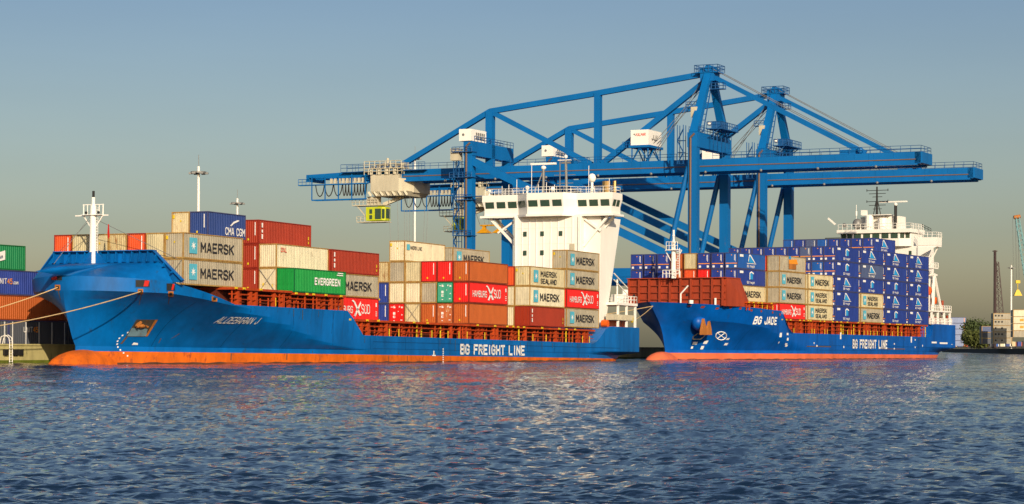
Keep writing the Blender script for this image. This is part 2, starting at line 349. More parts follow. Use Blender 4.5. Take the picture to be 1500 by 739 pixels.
# ------------------------------------------------------------------ containers
W, H = 2.44, 2.86
CM = {}
def corr_strip(mb, p0, p1, z0, z1, nrm, depth=0.05, pitch=0.36, mi=0):
    p0 = Vector(p0); p1 = Vector(p1); L = (p1 - p0).length; d = (p1 - p0) / L; n = max(2, round(L / pitch)); pt = L / n; nrm = Vector(nrm)
    prof = []
    for i in range(n):
        for t_, o_ in ((0.0, 0), (0.34, 0), (0.5, 1), (0.84, 1)): prof.append((i * pt + t_ * pt, o_))
    prof.append((L, 0))
    vs = []; fs = []
    for t_, o_ in prof:
        q = p0 + d * t_ - nrm * depth * o_
        vs += [(q.x, q.y, z0), (q.x, q.y, z1)]
    for i in range(len(prof) - 1): fs.append((2*i, 2*i+2, 2*i+3, 2*i+1))
    mb.add(vs, fs, mi)
def cont_body(L, smooth_side=False):
    k = ('body', L, smooth_side)
    if k in CM: return CM[k]
    mb = MB(); e = 0.05
    if smooth_side: mb.box((e, e, 0.16), (L - e, W - e, H - 0.03))
    else:
        mb.box((e + 0.08, e + 0.08, 0.10), (L - e - 0.08, W - e - 0.08, H - 0.04))
        corr_strip(mb, (0.1, e, 0), (L - 0.1, e, 0), 0.14, H - 0.1, (0, -1, 0))
        corr_strip(mb, (0.1, W - e, 0), (L - 0.1, W - e, 0), 0.14, H - 0.1, (0, 1, 0))
        corr_strip(mb, (e, 0.1, 0), (e, W - 0.1, 0), 0.14, H - 0.1, (-1, 0, 0), pitch=0.28)
        corr_strip(mb, (L - e, 0.1, 0), (L - e, W - 0.1, 0), 0.14, H - 0.1, (1, 0, 0))
    me = mb.mesh('body'); CM[k] = me; return me
def cont_frame(L):
    k = ('frame', L)
    if k in CM: return CM[k]
    mb = MB(); t = 0.12
    for x in (0, L - t):
        for y in (0, W - t): mb.box((x, y, 0.12), (x + t, y + t, H - 0.12))
    for x in (0, L - 0.18):
        for y in (0, W - 0.17):
            for z in (0, H - 0.12): mb.box((x - .004, y - .004, z), (x + .184, y + .174, z + 0.12))
    for y in (0, W - 0.07):
        mb.box((0.18, y, 0.0), (L - 0.18, y + 0.07, 0.15)); mb.box((0.18, y, H - 0.1), (L - 0.18, y + 0.07, H))
    for x in (0, L - 0.07):
        mb.box((x, 0.17, 0.0), (x + 0.07, W - 0.17, 0.15)); mb.box((x, 0.17, H - 0.12), (x + 0.07, W - 0.17, H))
    me = mb.mesh('frame'); CM[k] = me; return me
def cont_door():
    if 'door' in CM: return CM['door']
    mb = MB()
    for y0 in (0.13, 1.23): mb.box((0.0, y0, 0.16), (0.06, y0 + 1.08, H - 0.14))
    for y in (0.36, 0.86, 1.46, 1.96): mb.tube((-0.03, y, 0.15), (-0.03, y, H - 0.12), 0.03, 5)
    for y in (0.36, 0.86, 1.46, 1.96):
        mb.box((-0.06, y - 0.1, 0.95), (-0.02, y + 0.16, 1.05)); mb.box((-0.06, y - 0.1, 0.3), (-0.02, y + 0.1, 0.38)); mb.box((-0.06, y - 0.1, 2.4), (-0.02, y + 0.1, 2.48))
    me = mb.mesh('door'); CM['door'] = me; return me
def star_mesh():
    if 'star' in CM: return CM['star']
    mb = MB(); vs = [(0, 0, 0)]; n = 7
    for i in range(2 * n):
        r_ = 0.52 if i % 2 == 0 else 0.17; a = math.pi * i / n; vs.append((r_ * math.sin(a), 0, r_ * math.cos(a)))
    mb.add(vs, [(0, i + 1, (i + 1) % (2 * n) + 1) for i in range(2 * n)])
    CM['star'] = mb.mesh('star'); return CM['star']
def quads(key, qs, th=0.012):
    if key in CM: return CM[key]
    mb = MB()
    for q in qs: mb.plate([(q[i], q[i+1]) for i in range(0, len(q), 2)], 'y', 0, -th)
    CM[key] = mb.mesh('marking'); return CM[key]
def endquads(key, rects):
    if key in CM: return CM[key]
    mb = MB()
    for y0, z0, y1, z1 in rects: mb.box((0, y0, z0), (-0.02, y1, z1))
    CM[key] = mb.mesh('end_marking'); return CM[key]
FL = -0.03   # letters stand this much proud of the side
def mark(me, m, parent, loc, name='lettering'):
    return link(name, me, m, parent, loc)
def logo(c, kind, L):
    def sub(kind_): return mark
    if kind in ('maersk', 'maersk2', 'maersks'):
        if kind == 'maersks':
            e_ = mark(quads('sq_s', [(0,0,.8,0,.8,.8,0,.8)]), M['cyan'], c, (0.6, FL, 1.6), 'emblem')
            mark(text('MAERSK LINE', 0.5, width=3.4, bold=.012), M['blackt'], c, (1.6, FL, 1.7)); return
        e_ = mark(quads('sq', [(0,0,1.55,0,1.55,1.75,0,1.75)]), M['cyan'], c, (1.15, FL, 0.6), 'emblem')
        link('star', star_mesh(), M['whitet'], e_, (0.775, -0.03, 0.875))
        if kind == 'maersk': mark(text('MAERSK', 1.15, width=6.8, st=1.05, bold=.0125), M['blackt'], c, (3.4, FL, 0.8))
        else:
            mark(text('MAERSK', 0.85, width=5.6, bold=.0125), M['blackt'], c, (3.6, FL, 1.45))
            mark(text('SEALAND', 0.75, width=5.6, bold=.012), M['blackt'], c, (3.6, FL, 0.45))
    elif kind == 'hsud':
        mark(text('HAMBURG', 0.9, width=4.4, st=.8, bold=.012), M['whitet'], c, (1.0, FL, 0.85))
        mark(text('SÜD', 1.2, width=2.2, st=.8, bold=.012), M['whitet'], c, (7.6, FL, 0.85))
        k = quads('hsx', [(0,1.7,.35,1.75,2.0,.1,1.5,0), (0.1,0,.5,-.1,1.9,1.55,1.75,1.85), (-.5,1.85,.1,1.65,.3,1.8,-.2,2.0)])
        mark(k, M['whitet'], c, (5.6, FL, 0.55), 'emblem')
        mark(quads('rightmarks', [(0,0,.35,0,.35,.1,0,.1), (0,.25,.35,.25,.35,.35,0,.35), (0,.5,.35,.5,.35,.6,0,.6), (0,1.2,.3,1.2,.3,1.7,0,1.7)]), M['whitet'], c, (11.3, FL, .6), 'marking')
    elif kind == 'evergreen':
        mark(text('EVERGREEN', 0.9, width=6.1, st=1.3, bold=.012), M['whitet'], c, (4.6, FL, 1.0))
        mark(quads('evs', [(0,0,1.5,0,1.5,.12,0,.12), (.2,.25,1.5,.25,1.5,.37,.2,.37)]), M['whitet'], c, (9.9, FL, 2.3), 'marking')
    elif kind == 'dxl':
        mark(text('DXL', 0.55, width=1.3, bold=.012), M['redt'], c, (1.0, FL, 1.9))
    elif kind == 'cma':
        mark(text('CMA CGM', 0.9, width=4.2, bold=.012), M['whitet'], c, (3.6, FL, 0.35))
        mark(quads('cmaarc', [(0,0,.7,.5,1.6,.75,2.0,.7,1.6,.55,.8,.3,.2,-.05)]), M['whitet'], c, (4.6, FL, 1.45), 'emblem')
    elif kind == 'triton':
        mark(quads('tri', [(0,0,.28,0,.28,.55,0,.55), (0,.75,.28,.75,.28,1.1,0,1.1), (0,1.35,.28,1.35,.28,1.9,0,1.9)]), M['whitet'], c, (0.6, FL, 0.6), 'marking')
        mark(quads('rightmarks2', [(0,0,.2,0,.2,.3,0,.3), (.0,.5,.2,.5,.2,.9,0,.9)]), M['yellow'], c, (L - 0.8, FL, .5), 'marking')
    elif kind in ('bgf', 'bgf2'):
        mark(quads('bgw', [(0,0,1.5,0,1.5,.42,0,.42)]), M['whitet'], c, (0.9, FL, 2.15), 'marking')
        mark(text('BG freight', 0.45, width=3.4, bold=.012), M['whitet'], c, (4.0, FL, 0.35))
        if kind == 'bgf':
            mark(quads('tria', [(0,0,2.5,0,1.0,1.25,.35,1.25,.1,.9)]), M['bluet'], c, (4.6, FL, 1.22), 'emblem')
            mark(quads('trib', [(-.2,.2,0,.2,.35,1.2,.75,1.2,2.7,0,2.95,.05,.9,1.42,.25,1.42)]), M['whitet'], c, (4.6, FL - .03, 1.2), 'emblem')
            mark(quads('bgl', [(0,0,4.1,0,4.1,.1,0,.1)]), M['whitet'], c, (3.9, FL, 1.02), 'marking')
        else:
            mark(quads('arca', [(0,0,1.3,0,1.3,.9,.5,1.2,0,1.0)]), M['bluet'], c, (5.3, FL, 1.15), 'emblem')
            mark(quads('arcb', [(-.25,0,0,0,0,1.05,.5,1.25,1.4,1.0,1.6,1.0,1.6,1.2,.5,1.5,-.25,1.2)]), M['whitet'], c, (5.3, FL - .03, 1.1), 'emblem')
    elif kind == 'picture':
        mark(quads('pica', [(0,0,3.4,0,3.4,1.0,0,1.0)]), M['anchor'], c, (4.2, FL, 0.5), 'emblem')
        mark(quads('picb', [(0,0,4.2,0,3.6,.9,0,.7)]), M['oranget'], c, (4.2, FL, 1.5), 'emblem')
        mark(quads('picc', [(0,0,1,0,.9,.5,0,.6)]), M['navy'] if 'navy' in M else M['bluet'], c, (4.2, FL, 2.3), 'emblem')

ORD = ['bottom', 'second', 'third', 'fourth', 'fifth', 'sixth']
ROWW = ['outermost', 'second', 'third', 'fourth', 'fifth', 'sixth', 'seventh', 'eighth', 'ninth', 'tenth']
BAYW = ['first', 'second', 'third', 'fourth', 'fifth', 'sixth', 'seventh']
LOGOW = {'maersk': 'star logo', 'maersk2': 'two line star logo', 'maersks': 'small star logo', 'hsud': 'white lettered', 'evergreen': 'white lettered', 'dxl': 'red lettered',
         'cma': 'white lettered', 'triton': 'plain sided', 'bgf': 'sail logo', 'bgf2': 'arch logo', 'picture': 'picture logo', None: ''}
def container(mw, colour, L=12.19, lg=None, end=None, label='', group=None, name='shipping_container'):
    t = thing(name, label, 'container', mw, group)
    link('body', cont_body(L, lg in ('bgf', 'bgf2') or end == 'reefer'), CP[colour], t)
    link('frame', cont_frame(L), framefor(colour), t)
    if end in ('door', 'xdoor', 'patch'):
        d = link('door', cont_door(), CP[colour], t)
        rr = random.Random(hash((round(mw[0][3], 1), round(mw[2][3], 1))) & 999)
        if end == 'patch':
            link('end_marking', endquads('patch', [(.25,2.2,.5,2.45),(.7,2.3,.9,2.5),(1.4,2.2,1.7,2.5),(1.8,2.3,2.1,2.4),(1.4,1.3,1.75,1.65),(1.4,.85,1.75,1.15),(.3,1.2,.45,1.35),(.3,.5,.6,.6),(1.5,.4,1.7,.5),(.85,1.7,1.0,1.8)]), M['whitet'], d, (-0.03, 0, 0))
        if end == 'xdoor':
            link('end_marking', endquads('xd', [(.5,.6,.6,1.0),(1.7,.7,1.9,1.1)]), M['yellow'], d, (-0.03, 0, 0))
    if end == 'xdoor' or end == 'lash':
        mb = MB().tube((-0.12, 0.1, 0.05), (-0.12, W - 0.1, H - 0.1), 0.03, 5).tube((-0.12, W - 0.1, 0.05), (-0.12, 0.1, H - 0.1), 0.03, 5)
        if 'lashm' not in CM: CM['lashm'] = mb.mesh('lashing_rod')
        link('lashing_rod', CM['lashm'], M['grey'], t)
    if end == 'code':      # vertical white code line, yellow tag
        link('end_marking', endquads('code', [(.45, 1.0, .55, 2.55)]), M['whitet'], t, (-0.002, 0, 0))
        link('end_tag', endquads('codetag', [(1.35, .4, 1.55, .65)]), M['yellow'], t, (-0.002, 0, 0))
    if end == 'tag':
        link('end_tag', endquads('tag', [(2.0, 2.1, 2.28, 2.5), (1.1, 1.7, 1.25, 1.9)]), M['yellow'], t, (-0.002, 0, 0))
    if end == 'reefer':
        link('end_stripe', endquads('rs', [(.06, .88, W - .06, 1.02), (1.1, 2.35, 1.3, 2.5)]), M['oranget'], t, (0.03, 0, 0))
        link('end_marking', endquads('rw', [(.25, .25, .65, .62), (1.8, .25, 2.2, .62), (.45, 1.3, .53, 2.5), (.62, 1.5, .68, 2.5)]), M['whitet'], t, (0.03, 0, 0))
    if lg: logo(t, lg, L)
    return t

def ship_matrix(loc, ang, trim):
    return Matrix.Translation(loc) @ Matrix.Rotation(R(ang), 4, 'Z') @ Matrix.Rotation(R(trim), 4, 'Y')
MS1 = ship_matrix((-50.6, 238.7, 0.55), 64.5, 0.5)
MS2 = ship_matrix((19.8, 381.2, 0.25), 60.0, 0.2)

def stow(ms, ship, bay, x, y0, z0, row, tier, colour, L=12.19, lg=None, end=None, pitch=2.5):
    where = ship
    w_ = (colour + ' ' + LOGOW[lg] + ' container').replace('  ', ' ')
    lab = '%s, %s tier, %s row, %s bay from the bow, %s ship' % (w_, ORD[tier], ROWW[row], BAYW[bay], where)
    if len(lab.split()) > 16: lab = lab.replace(' from the bow', '')
    return container(ms @ Matrix.Translation((x, y0 + pitch * row, z0 + 2.9 * tier)), colour, L, lg, end, lab,
              'containers stacked on the %s ship' % where)

# ---- near ship. rows count from the side towards the camera (local y = -11)
C1 = []
def s1(bay, x, y0, z0, row, tier, colour, **k): C1.append(stow(MS1, 'left', bay, x, y0, z0, row, tier, colour, **k))
# bay 0, bow
X0, Y0, Z0 = 14.0, -9.3, 8.35
for r_, (c0, c1, e0, e1) in enumerate([('grey', 'grey', 'lash', 'tag'), ('cream', 'cream', 'lash', None), ('orange', 'orange', None, 'code'), ('rusty cream', 'rusty cream', None, None),
                            ('cream', 'cream', None, 'tag'), ('cream', 'cream', None, None), ('white', 'orange', None, 'code')]):
    s1(0, X0, Y0, Z0, r_, 0, c0, end=e0, lg='maersk' if r_ == 0 else None)
    s1(0, X0, Y0, Z0, r_, 1, c1, end=e1, lg='maersk' if r_ == 0 else None)
s1(0, 22.2, -7.1, Z0, 0, 2, 'navy', lg='cma', end='code', L=8.0)
s1(0, 22.2, -7.1, Z0, 1, 2, 'cream', end='tag', L=8.0)
# bay 1
X1 = 34.9; Y1 = -10.95
s1(1, X1, Y1, 8.2, 0, 0, 'green', lg='evergreen', end='door')
s1(1, X1, Y1, 8.2, 1, 0, 'white', end='xdoor'); s1(1, X1, Y1, 8.2, 1, 1, 'white', lg='dxl')
s1(1, X1, Y1, 8.2, 2, 0, 'dark red', end='code'); s1(1, X1, Y1, 8.2, 2, 1, 'dark red', end='code'); s1(1, X1, Y1, 8.2, 2, 2, 'dark red', lg='triton', end='code')
# bay 2
X2 = 47.8
s1(2, X2, Y1, 5.3, 1, 0, 'red', lg='hsud'); s1(2, X2, Y1, 5.3, 1, 1, 'grey', lg='maersk'); s1(2, X2, Y1, 5.3, 1, 2, 'dark red', lg='triton', end='code')
# bay 3
X3 = 80.9; Z3 = 5.35
B3 = [[('brown', dict(end='code')), ('red', dict(lg='hsud', end='code')), ('brown', dict(end='code'))],
      [('patterned orange', dict(end='patch')), ('teal', dict(end='patch')), ('red', dict(end='code'))],
      [('brown', dict(end='code')), ('grey', {}), ('red', dict(end='code'))],
      [('cream', dict(end='lash')), ('white', {}), ('cream', {})],
      [('red', dict(end='patch')), ('white', {}), ('grey', {}), ('white', dict(lg='maersks', end='tag'))],
      [('blue', dict(end='code')), ('blue', dict(end='code')), ('rusty cream', {})]]
for r_, st in enumerate(B3):
    for t_, (c, k) in enumerate(st): s1(3, X3, Y1, Z3, r_, t_, c, **k)
# bay 4
X4 = 100.5
B4 = [[('dark red', dict(lg='triton', end='door')), ('white', dict(lg='maersk', end='door')), ('cream', dict(lg='maersk2', end='tag'))],
      [('white', {}), ('white', dict(end='door')), ('orange', {})],
      [('brown', {}), ('grey', {}), ('cream', {})], [('cream', {}), ('grey', {}), ('brown', {})], [('blue', {}), ('cream', {}), ('grey', {})],
      [('cream', {}), ('cream', {}), ('brown', {}), ('grey', dict(lg='maersk'))]]
for r_, st in enumerate(B4):
    for t_, (c, k) in enumerate(st):
        if r_ in (2, 3, 4) and t_ < 2: continue
        s1(4, X4, Y1, Z3 + .1, r_, t_, c, **k)
# bay 5
X5 = 113.5
for t_, (c, k) in enumerate([('grey', dict(lg='maersk')), ('red', dict(lg='hsud')), ('grey', dict(lg='maersk')), ('grey', dict(lg='maersk', end='tag'))]):
    s1(5, X5, Y1, Z3 + .2, 0, t_, c, **k)

# ---- far ship
def s2(bay, x, row, tier, colour, y0=-10.95, z0=7.3, **k): stow(MS2, 'right', bay, x, y0, z0, row, tier, colour, **k)
XB = [25.0, 38.5, 52.0, 65.5, 79.0, 92.5, 106.0]
# bay 0
ya = -8.7; za = 7.3
s2(0, XB[0], 0, 1, 'cream', y0=ya, pitch=2.68, lg='maersk', end='lash'); s2(0, XB[0], 0, 2, 'blue', y0=ya, pitch=2.68, lg='bgf2', end='reefer'); s2(0, XB[0], 0, 3, 'bright blue', y0=ya, pitch=2.68, lg='bgf', end='reefer')
for r_, (a, b) in enumerate([('blue', 'blue'), ('red', 'blue'), ('orange', 'cream'), ('brown', 'brown'), ('blue', 'blue'), ('blue', 'blue'), ('blue', 'blue')]):
    s2(0, XB[0], r_ + 1, 2, a, y0=ya, pitch=2.68, end='reefer' if a == 'blue' else 'code'); s2(0, XB[0], r_ + 1, 3, b, y0=ya, pitch=2.68, end='reefer' if b == 'blue' else None)
# bay 1
for t_, (c, k) in enumerate([('red', dict(lg='hsud', end='code')), ('grey', dict(lg='maersk')), ('grey', dict(lg='maersk')), ('grey', dict(lg='picture'))]): s2(1, XB[1], 0, t_, c, **k)
for t_, c in enumerate(['rusty cream', 'cream', 'grey', 'orange']): s2(1, XB[1], 1, t_, c)
# bay 2
for t_, (c, k) in enumerate([('cream', dict(lg='maersk2')), ('cream', dict(lg='maersk2')), ('cream', dict(lg='maersk'))]): s2(2, XB[2], 0, t_, c, **k)
for t_, c in enumerate(['rusty cream', 'cream', 'cream']): s2(2, XB[2], 1, t_, c)
# bay 3
for t_, k in enumerate(['bgf2', 'bgf', 'bgf', 'bgf2', 'bgf2']): s2(3, XB[3], 0, t_, 'blue', lg=k, end='reefer')
for r_ in range(1, 9):
    s2(3, XB[3], r_, 4, ['blue', 'blue', 'dull blue', 'blue', 'blue', 'blue', 'blue', 'blue', 'blue'][r_], end='reefer')
for r_, c in ((1, 'bright blue'), (2, 'blue')):
    for t_ in (2, 3): s2(3, XB[3], r_, t_, c if t_ == 3 else 'blue', end='reefer')
# bay 4, 5, 6
for t_, (c, k) in enumerate([('grey', 'maersk'), ('cream', 'maersk2'), ('blue', 'bgf2'), ('dull blue', 'bgf'), ('blue', 'bgf')]): s2(4, XB[4], 0, t_, c, lg=k, end='reefer' if t_ > 1 else None)
for t_, k in enumerate(['bgf2', 'bgf', 'bgf2', 'bgf', 'bgf']): s2(5, XB[5], 0, t_, 'blue', lg=k, end='reefer')
for t_, k in enumerate(['bgf', 'bgf', 'bgf2', 'bgf', 'bgf']): s2(6, XB[6], 0, t_, 'blue', lg=k, end='reefer')
s2(5, XB[5], 1, 4, 'blue', end='reefer'); s2(5, XB[5], 1, 5, 'blue', lg='bgf', end='reefer')
for r_ in range(2, 9): s2(5, XB[5], r_, 5, ['', '', 'blue', 'blue', 'blue', 'bright blue', 'dull blue', 'blue', 'bright blue'][r_], end='reefer' if r_ < 5 else 'code')

# ------------------------------------------------------------------ hulls
def interp(x, tab):
    if x <= tab[0][0]: return tab[0][1]
    for (a, b), (c, d) in zip(tab, tab[1:]):
        if x <= c: return b + (d - b) * (x - a) / (c - a)
    return tab[-1][1]
class Hull:
    """levels: 0 = keel side, 1 waterline, 2 boot line, then flare up to the knuckle, last = top edge"""
    def __init__(s, L, B, boot, zk, zt, stem, le_w, le_t, sternlift, q_t=0.55, conc=1.5, nf=7, strip=0.55):
        s.L, s.B, s.boot, s.zk, s.zt, s.stem, s.le_w, s.le_t, s.sl, s.q_t, s.conc = L, B, boot, zk, zt, stem, le_w, le_t, sternlift, q_t, conc
        s.strip = strip; s.lv = [('k', -1.6), ('k', 0.0), ('k', boot), ('k', boot + strip)] + [('f', (i + 1) / nf) for i in range(nf)] + [('t', 1.0)]
    def z_of(s, j, d):
        kd, v = s.lv[j]
        lift = max(0.0, (d - (s.L - s.sl[0])) / s.sl[0])
        base = -1.6 + (s.sl[1] + 1.6) * lift if lift > 0 else -9
        if kd == 'k': z = v
        elif kd == 'f': z = s.boot + s.strip + (interp(d, s.zk) - s.boot - s.strip) * v
        else: z = interp(d, s.zt)
        return max(z, base + 0.02 * j)
    def bz(s, j, d):
        z = s.z_of(j, d); kd, v = s.lv[j]
        f = 0.0 if kd == 'k' else (v if kd == 'f' else 1.0)
        zs = s.z_of(j, 0.0) if kd != 'k' else min(v, s.boot)
        st = interp(-zs, s.stem)
        Le = s.le_w + (s.le_t - s.le_w) * (1 - (1 - f) ** s.conc)
        if kd == 't': Le = s.le_t - 1
        x = (d - st) / Le
        if x <= 0: return 0.0, z, st
        q = 1 - (1 - s.q_t) * f ** 2
        b = s.B if x >= 1 else s.B * (1 - (1 - x) ** 2) ** q
        aft = max(0.0, (d - (s.L - 22)) / 22)
        if kd == 'k': b *= 1 - 0.30 * aft ** 1.6
        elif kd == 'f': b *= 1 - 0.30 * (1 - min(1, v * 1.6)) * aft ** 1.6
        return b, z, st
    def side(s, d, z, out=0.0):
        """point on the hull side towards the camera (y < 0)"""
        pr = [s.bz(j, d)[:2] for j in range(len(s.lv))]
        b = pr[-1][0]
        for (b0, z0), (b1, z1) in zip(pr, pr[1:]):
            if z0 <= z <= z1 and z1 > z0: b = b0 + (b1 - b0) * (z - z0) / (z1 - z0); break
        return b + out
    def lenf(s, d, z):
        return 1 / math.sqrt(1 + ((s.side(d + .4, z) - s.side(d - .2, z)) / .6) ** 2)
    def patch(s, d0, z0, d1, z1, out=0.06, n=6, m=3, shear=0.0):
        """list of verts / faces following the hull between the corners"""
        vs = []; fs = []
        for j in range(m + 1):
            for i in range(n + 1):
                z = z0 + (z1 - z0) * j / m; d = d0 + (d1 - d0) * i / n + shear * (z - z0)
                vs.append((d, -s.side(d, z, out), z))
        for j in range(m):
            for i in range(n): a = j * (n + 1) + i; fs.append((a, a + 1, a + n + 2, a + n + 1))
        return vs, fs
    def build(s, root, mpaint, mboot):
        nt_ = 110; ts = np.linspace(0, 1, nt_) ** 1.5
        brk = sorted(set([p[0] for p in s.zt] + [p[0] for p in s.zk]))
        mb = MB(); nl = len(s.lv)
        for sgn in (-1, 1):
            vs = []; fs = []
            for t in ts:
                for j in range(nl):
                    kd, v = s.lv[j]; zs = s.z_of(j, 0.0) if kd != 'k' else min(v, s.boot)
                    st = interp(-zs, s.stem); d = st + t * (s.L - st)
                    dn = min(brk, key=lambda q_: abs(q_ - d))       # snap columns to the breaks in the sheer
                    if kd != 'k' and abs(dn - d) < 0.7 and 0 < t < 1 and dn > 8: d = dn + (d - dn) * 0.15
                    b, z, _ = s.bz(j, d)
                    vs.append((d, sgn * b, z))
            o0 = len(mb.v)
            for i in range(nt_ - 1):
                for j in range(nl - 1):
                    a = i * nl + j; f = (a, a + nl, a + nl + 1, a + 1)
                    fs.append((f if sgn < 0 else f[::-1], 1 if j < 2 else 0))
            mb.v += vs
            for f, mi in fs: mb.f.append(tuple(k + o0 for k in f)); mb.m.append(mi)
            if sgn < 0: left0 = o0
            else: right0 = o0
        for i in range(nt_ - 1):     # deck cap
            a = left0 + i * nl + nl - 1; b = right0 + i * nl + nl - 1
            mb.f.append((a, a + nl, b + nl, b)); mb.m.append(0)
        k = nt_ - 1                  # transom
        for j in range(nl - 1):
            a = left0 + k * nl + j; b = right0 + k * nl + j
            mb.f.append((a, b, b + 1, a + 1)); mb.m.append(0)
        me = bpy.data.meshes.new('hull'); me.from_pydata(mb.v, [], mb.f); me.polygons.foreach_set('material_index', mb.m); me.update()
        import bmesh
        bm = bmesh.new(); bm.from_mesh(me); bmesh.ops.remove_doubles(bm, verts=bm.verts, dist=0.004)
        bmesh.ops.recalc_face_normals(bm, faces=bm.faces)
        for f in bm.faces: f.smooth = True
        for e_ in bm.edges:
            if len(e_.link_faces) == 2 and e_.calc_face_angle(0) > R(13): e_.smooth = False
        bm.to_mesh(me); bm.free()
        return link('hull', me, [mpaint, mboot], root)
    def lettering(s, me, d0, z0, hullobj, m, name='lettering', out=0.13):
        me = me.copy(); n = len(me.vertices); a = np.zeros(n * 3); me.vertices.foreach_get('co', a); a = a.reshape(-1, 3)
        for p in a:
            d = d0 + p[0]; z = z0 + p[2]; p[0] = d; p[1] = -s.side(d, z, out); p[2] = z
        me.vertices.foreach_set('co', a.ravel()); me.update()
        return link(name, me, m, hullobj)

# ------------------------------------------------------------------ near ship
ship1 = thing('container_ship', 'nearer blue container ship on the left with orange waterline and white wheelhouse', 'ship', MS1)
h1 = Hull(142.0, 10.98, 0.95,
    zk=[(0, 7.6), (12, 7.3), (20, 6.35), (34, 5.4), (43, 3.4), (50, 2.4), (60, 2.3), (142, 2.3)],
    zt=[(0, 9.35), (11.5, 8.65), (12.0, 8.5), (22, 6.35), (48.5, 6.3), (48.9, 5.4), (51.5, 3.35), (124.5, 3.25), (128.5, 5.6), (130, 5.6), (130.2, 5.95), (142, 5.95)],
    stem=[(-9.5, 4.9), (-7.5, 4.9), (-5.5, 5.3), (-2.75, 6.4), (-1.4, 7.0), (-0.5, 7.3), (1.6, 7.3)],
    le_w=48, le_t=15.5, sternlift=(13.0, 1.7), q_t=0.56, conc=0.72)
hull1 = h1.build(ship1, M['hull'], M['boot'])
MB().ball((9.6, 0, -1.15), 1, 18, 12, sq=(7.0, 2.3, 2.35)).build('bulbous_bow', M['boot'], ship1, smooth=True)
h1.lettering(text('BG FREIGHT LINE', 1.45, st=1.25, width=20.5, bold=.022), 78.0, 1.15, hull1, M['whitet'])
def hull_hit(h, ms, px, py, out=0.05, t0=200):
    """the real point of the hull plating seen at a picture point, moved 'out' metres off the plate"""
    inv = ms.inverted(); y = (py - 510.5) - (px - 750) * 0.0035
    o_ = inv @ Vector((0, 0, CAMZ)); dr = (inv.to_3x3() @ Vector(((px - 750) / F, 1, -y / F)))
    def inside(p): return 0 < p.x < h.L and abs(p.y) <= h.side(p.x, p.z) and p.z <= h.bz(len(h.lv) - 1, p.x)[1] and h.side(p.x, p.z) > 0.02
    t = t0
    while t < 620:
        if inside(o_ + dr * t):
            lo, hi = t - 1, t
            for _ in range(12):
                m_ = (lo + hi) / 2
                if inside(o_ + dr * m_): hi = m_
                else: lo = m_
            return o_ + dr * (hi - out)
        t += 1
    return o_ + dr * 300
def px_to_hull(h, ms, px, py):
    p = hull_hit(h, ms, px, py); return p.x, p.z
def decal(h, ms, quad, m, name, parent, out=0.05, n=5):
    """thin plate following the plating between four corner points: lower left, lower right, upper right, upper left"""
    (ax, ay), (bx, by), (cx, cy), (dx, dy) = quad; vs = []; fs = []
    for j in range(n + 1):
        for i in range(n + 1):
            u = i / n; v = j / n
            x = (ax * (1 - u) + bx * u) * (1 - v) + (dx * (1 - u) + cx * u) * v; y = (ay * (1 - u) + by * u) * (1 - v) + (dy * (1 - u) + cy * u) * v
            vs.append(hull_hit(h, ms, x, y, out))
    for j in range(n):
        for i in range(n): k = j * (n + 1) + i; fs.append((k, k + 1, k + n + 2, k + n + 1))
    mb = MB(); mb.add(vs, fs); return mb.build(name, m, parent)
def rect(x0, y0, x1, y1): return ((x0, y1), (x1, y1), (x1, y0), (x0, y0))
hawse = []
for i, (x0, y0, x1, y1) in enumerate(((74.5, 401.5, 90.5, 411), (198.5, 410.5, 219, 420.5), (244, 415.5, 256, 426))):
    w_ = x1 - x0
    decal(h1, MS1, rect(x0 - 1, y0 - 1, x1 + 1, y1 + 1), M['hull'], 'mooring_port_frame', hull1, .05)
    p = decal(h1, MS1, rect(x0, y0, x1, y1), M['black'], 'mooring_port', hull1, .10)  # flat panel on the plating, the recess's darkness put into its black colour
    k = (x0 + .5, x0 + w_ * .52) if i == 0 else (x0 + w_ * .55, x1 - .5)
    decal(h1, MS1, ((k[0], y1 - .8), (k[1] - (2 if i else 0), y1 - .8), (k[1], y0 + .8), (k[0] + (2 if i else 0), y0 + .8)), M['red'], 'port_lining', p, .14)
for (px, py) in ((84, 421.5), (205.5, 427.5), (250, 431), (314, 438)):
    p = decal(h1, MS1, rect(px - 4, py - 4, px + 4, py + 4), M['anchor'], 'fairlead', hull1, .07)
    decal(h1, MS1, rect(px - 2, py - 2, px + 2, py + 2), M['black'], 'fairlead_hole', p, .11, 3)  # no real hole: its dark inside is only the plate's black colour
    hawse.append(MS1 @ hull_hit(h1, MS1, px, py, .15))
dn, zn = px_to_hull(h1, MS1, 311, 474)
h1.lettering(text('ALDEBARAN J', 0.75, st=.85, shear=0.35, width=6.2), dn, zn, hull1, M['whitet'])
# anchor pocket
pk = decal(h1, MS1, ((184, 493.5), (213, 493.5), (231.5, 468.5), (200, 468.5)), mat('pocket steel', (.07, .06, .045), .7, var=.5, rust=.4), 'anchor_pocket', hull1, .06)
decal(h1, MS1, ((186, 493), (214, 493), (216, 482), (193, 481)), mat('pocket blue', (.16, .27, .33), .6, var=.4, rust=.3), 'pocket_plate', pk, .10)
decal(h1, MS1, ((213, 493), (216, 493), (231, 469), (227, 469)), M['anchor'], 'pocket_edge', pk, .10)
ap = hull_hit(h1, MS1, 207, 478, .15); ax, ay, az = ap
MB().ball((ax, ay, az), .45, 10, 6, sq=(1.5, .8, .55)).beam((ax - .9, ay, az - .1), (ax - .3, ay - .1, az + .5), .3, .3).beam((ax + .9, ay - .2, az - .1), (ax + .3, ay - .1, az + .5), .3, .3).tube((ax, ay, az), (ax + .1, ay + .3, az + .9), .2).build('anchor', M['anchor'], pk)
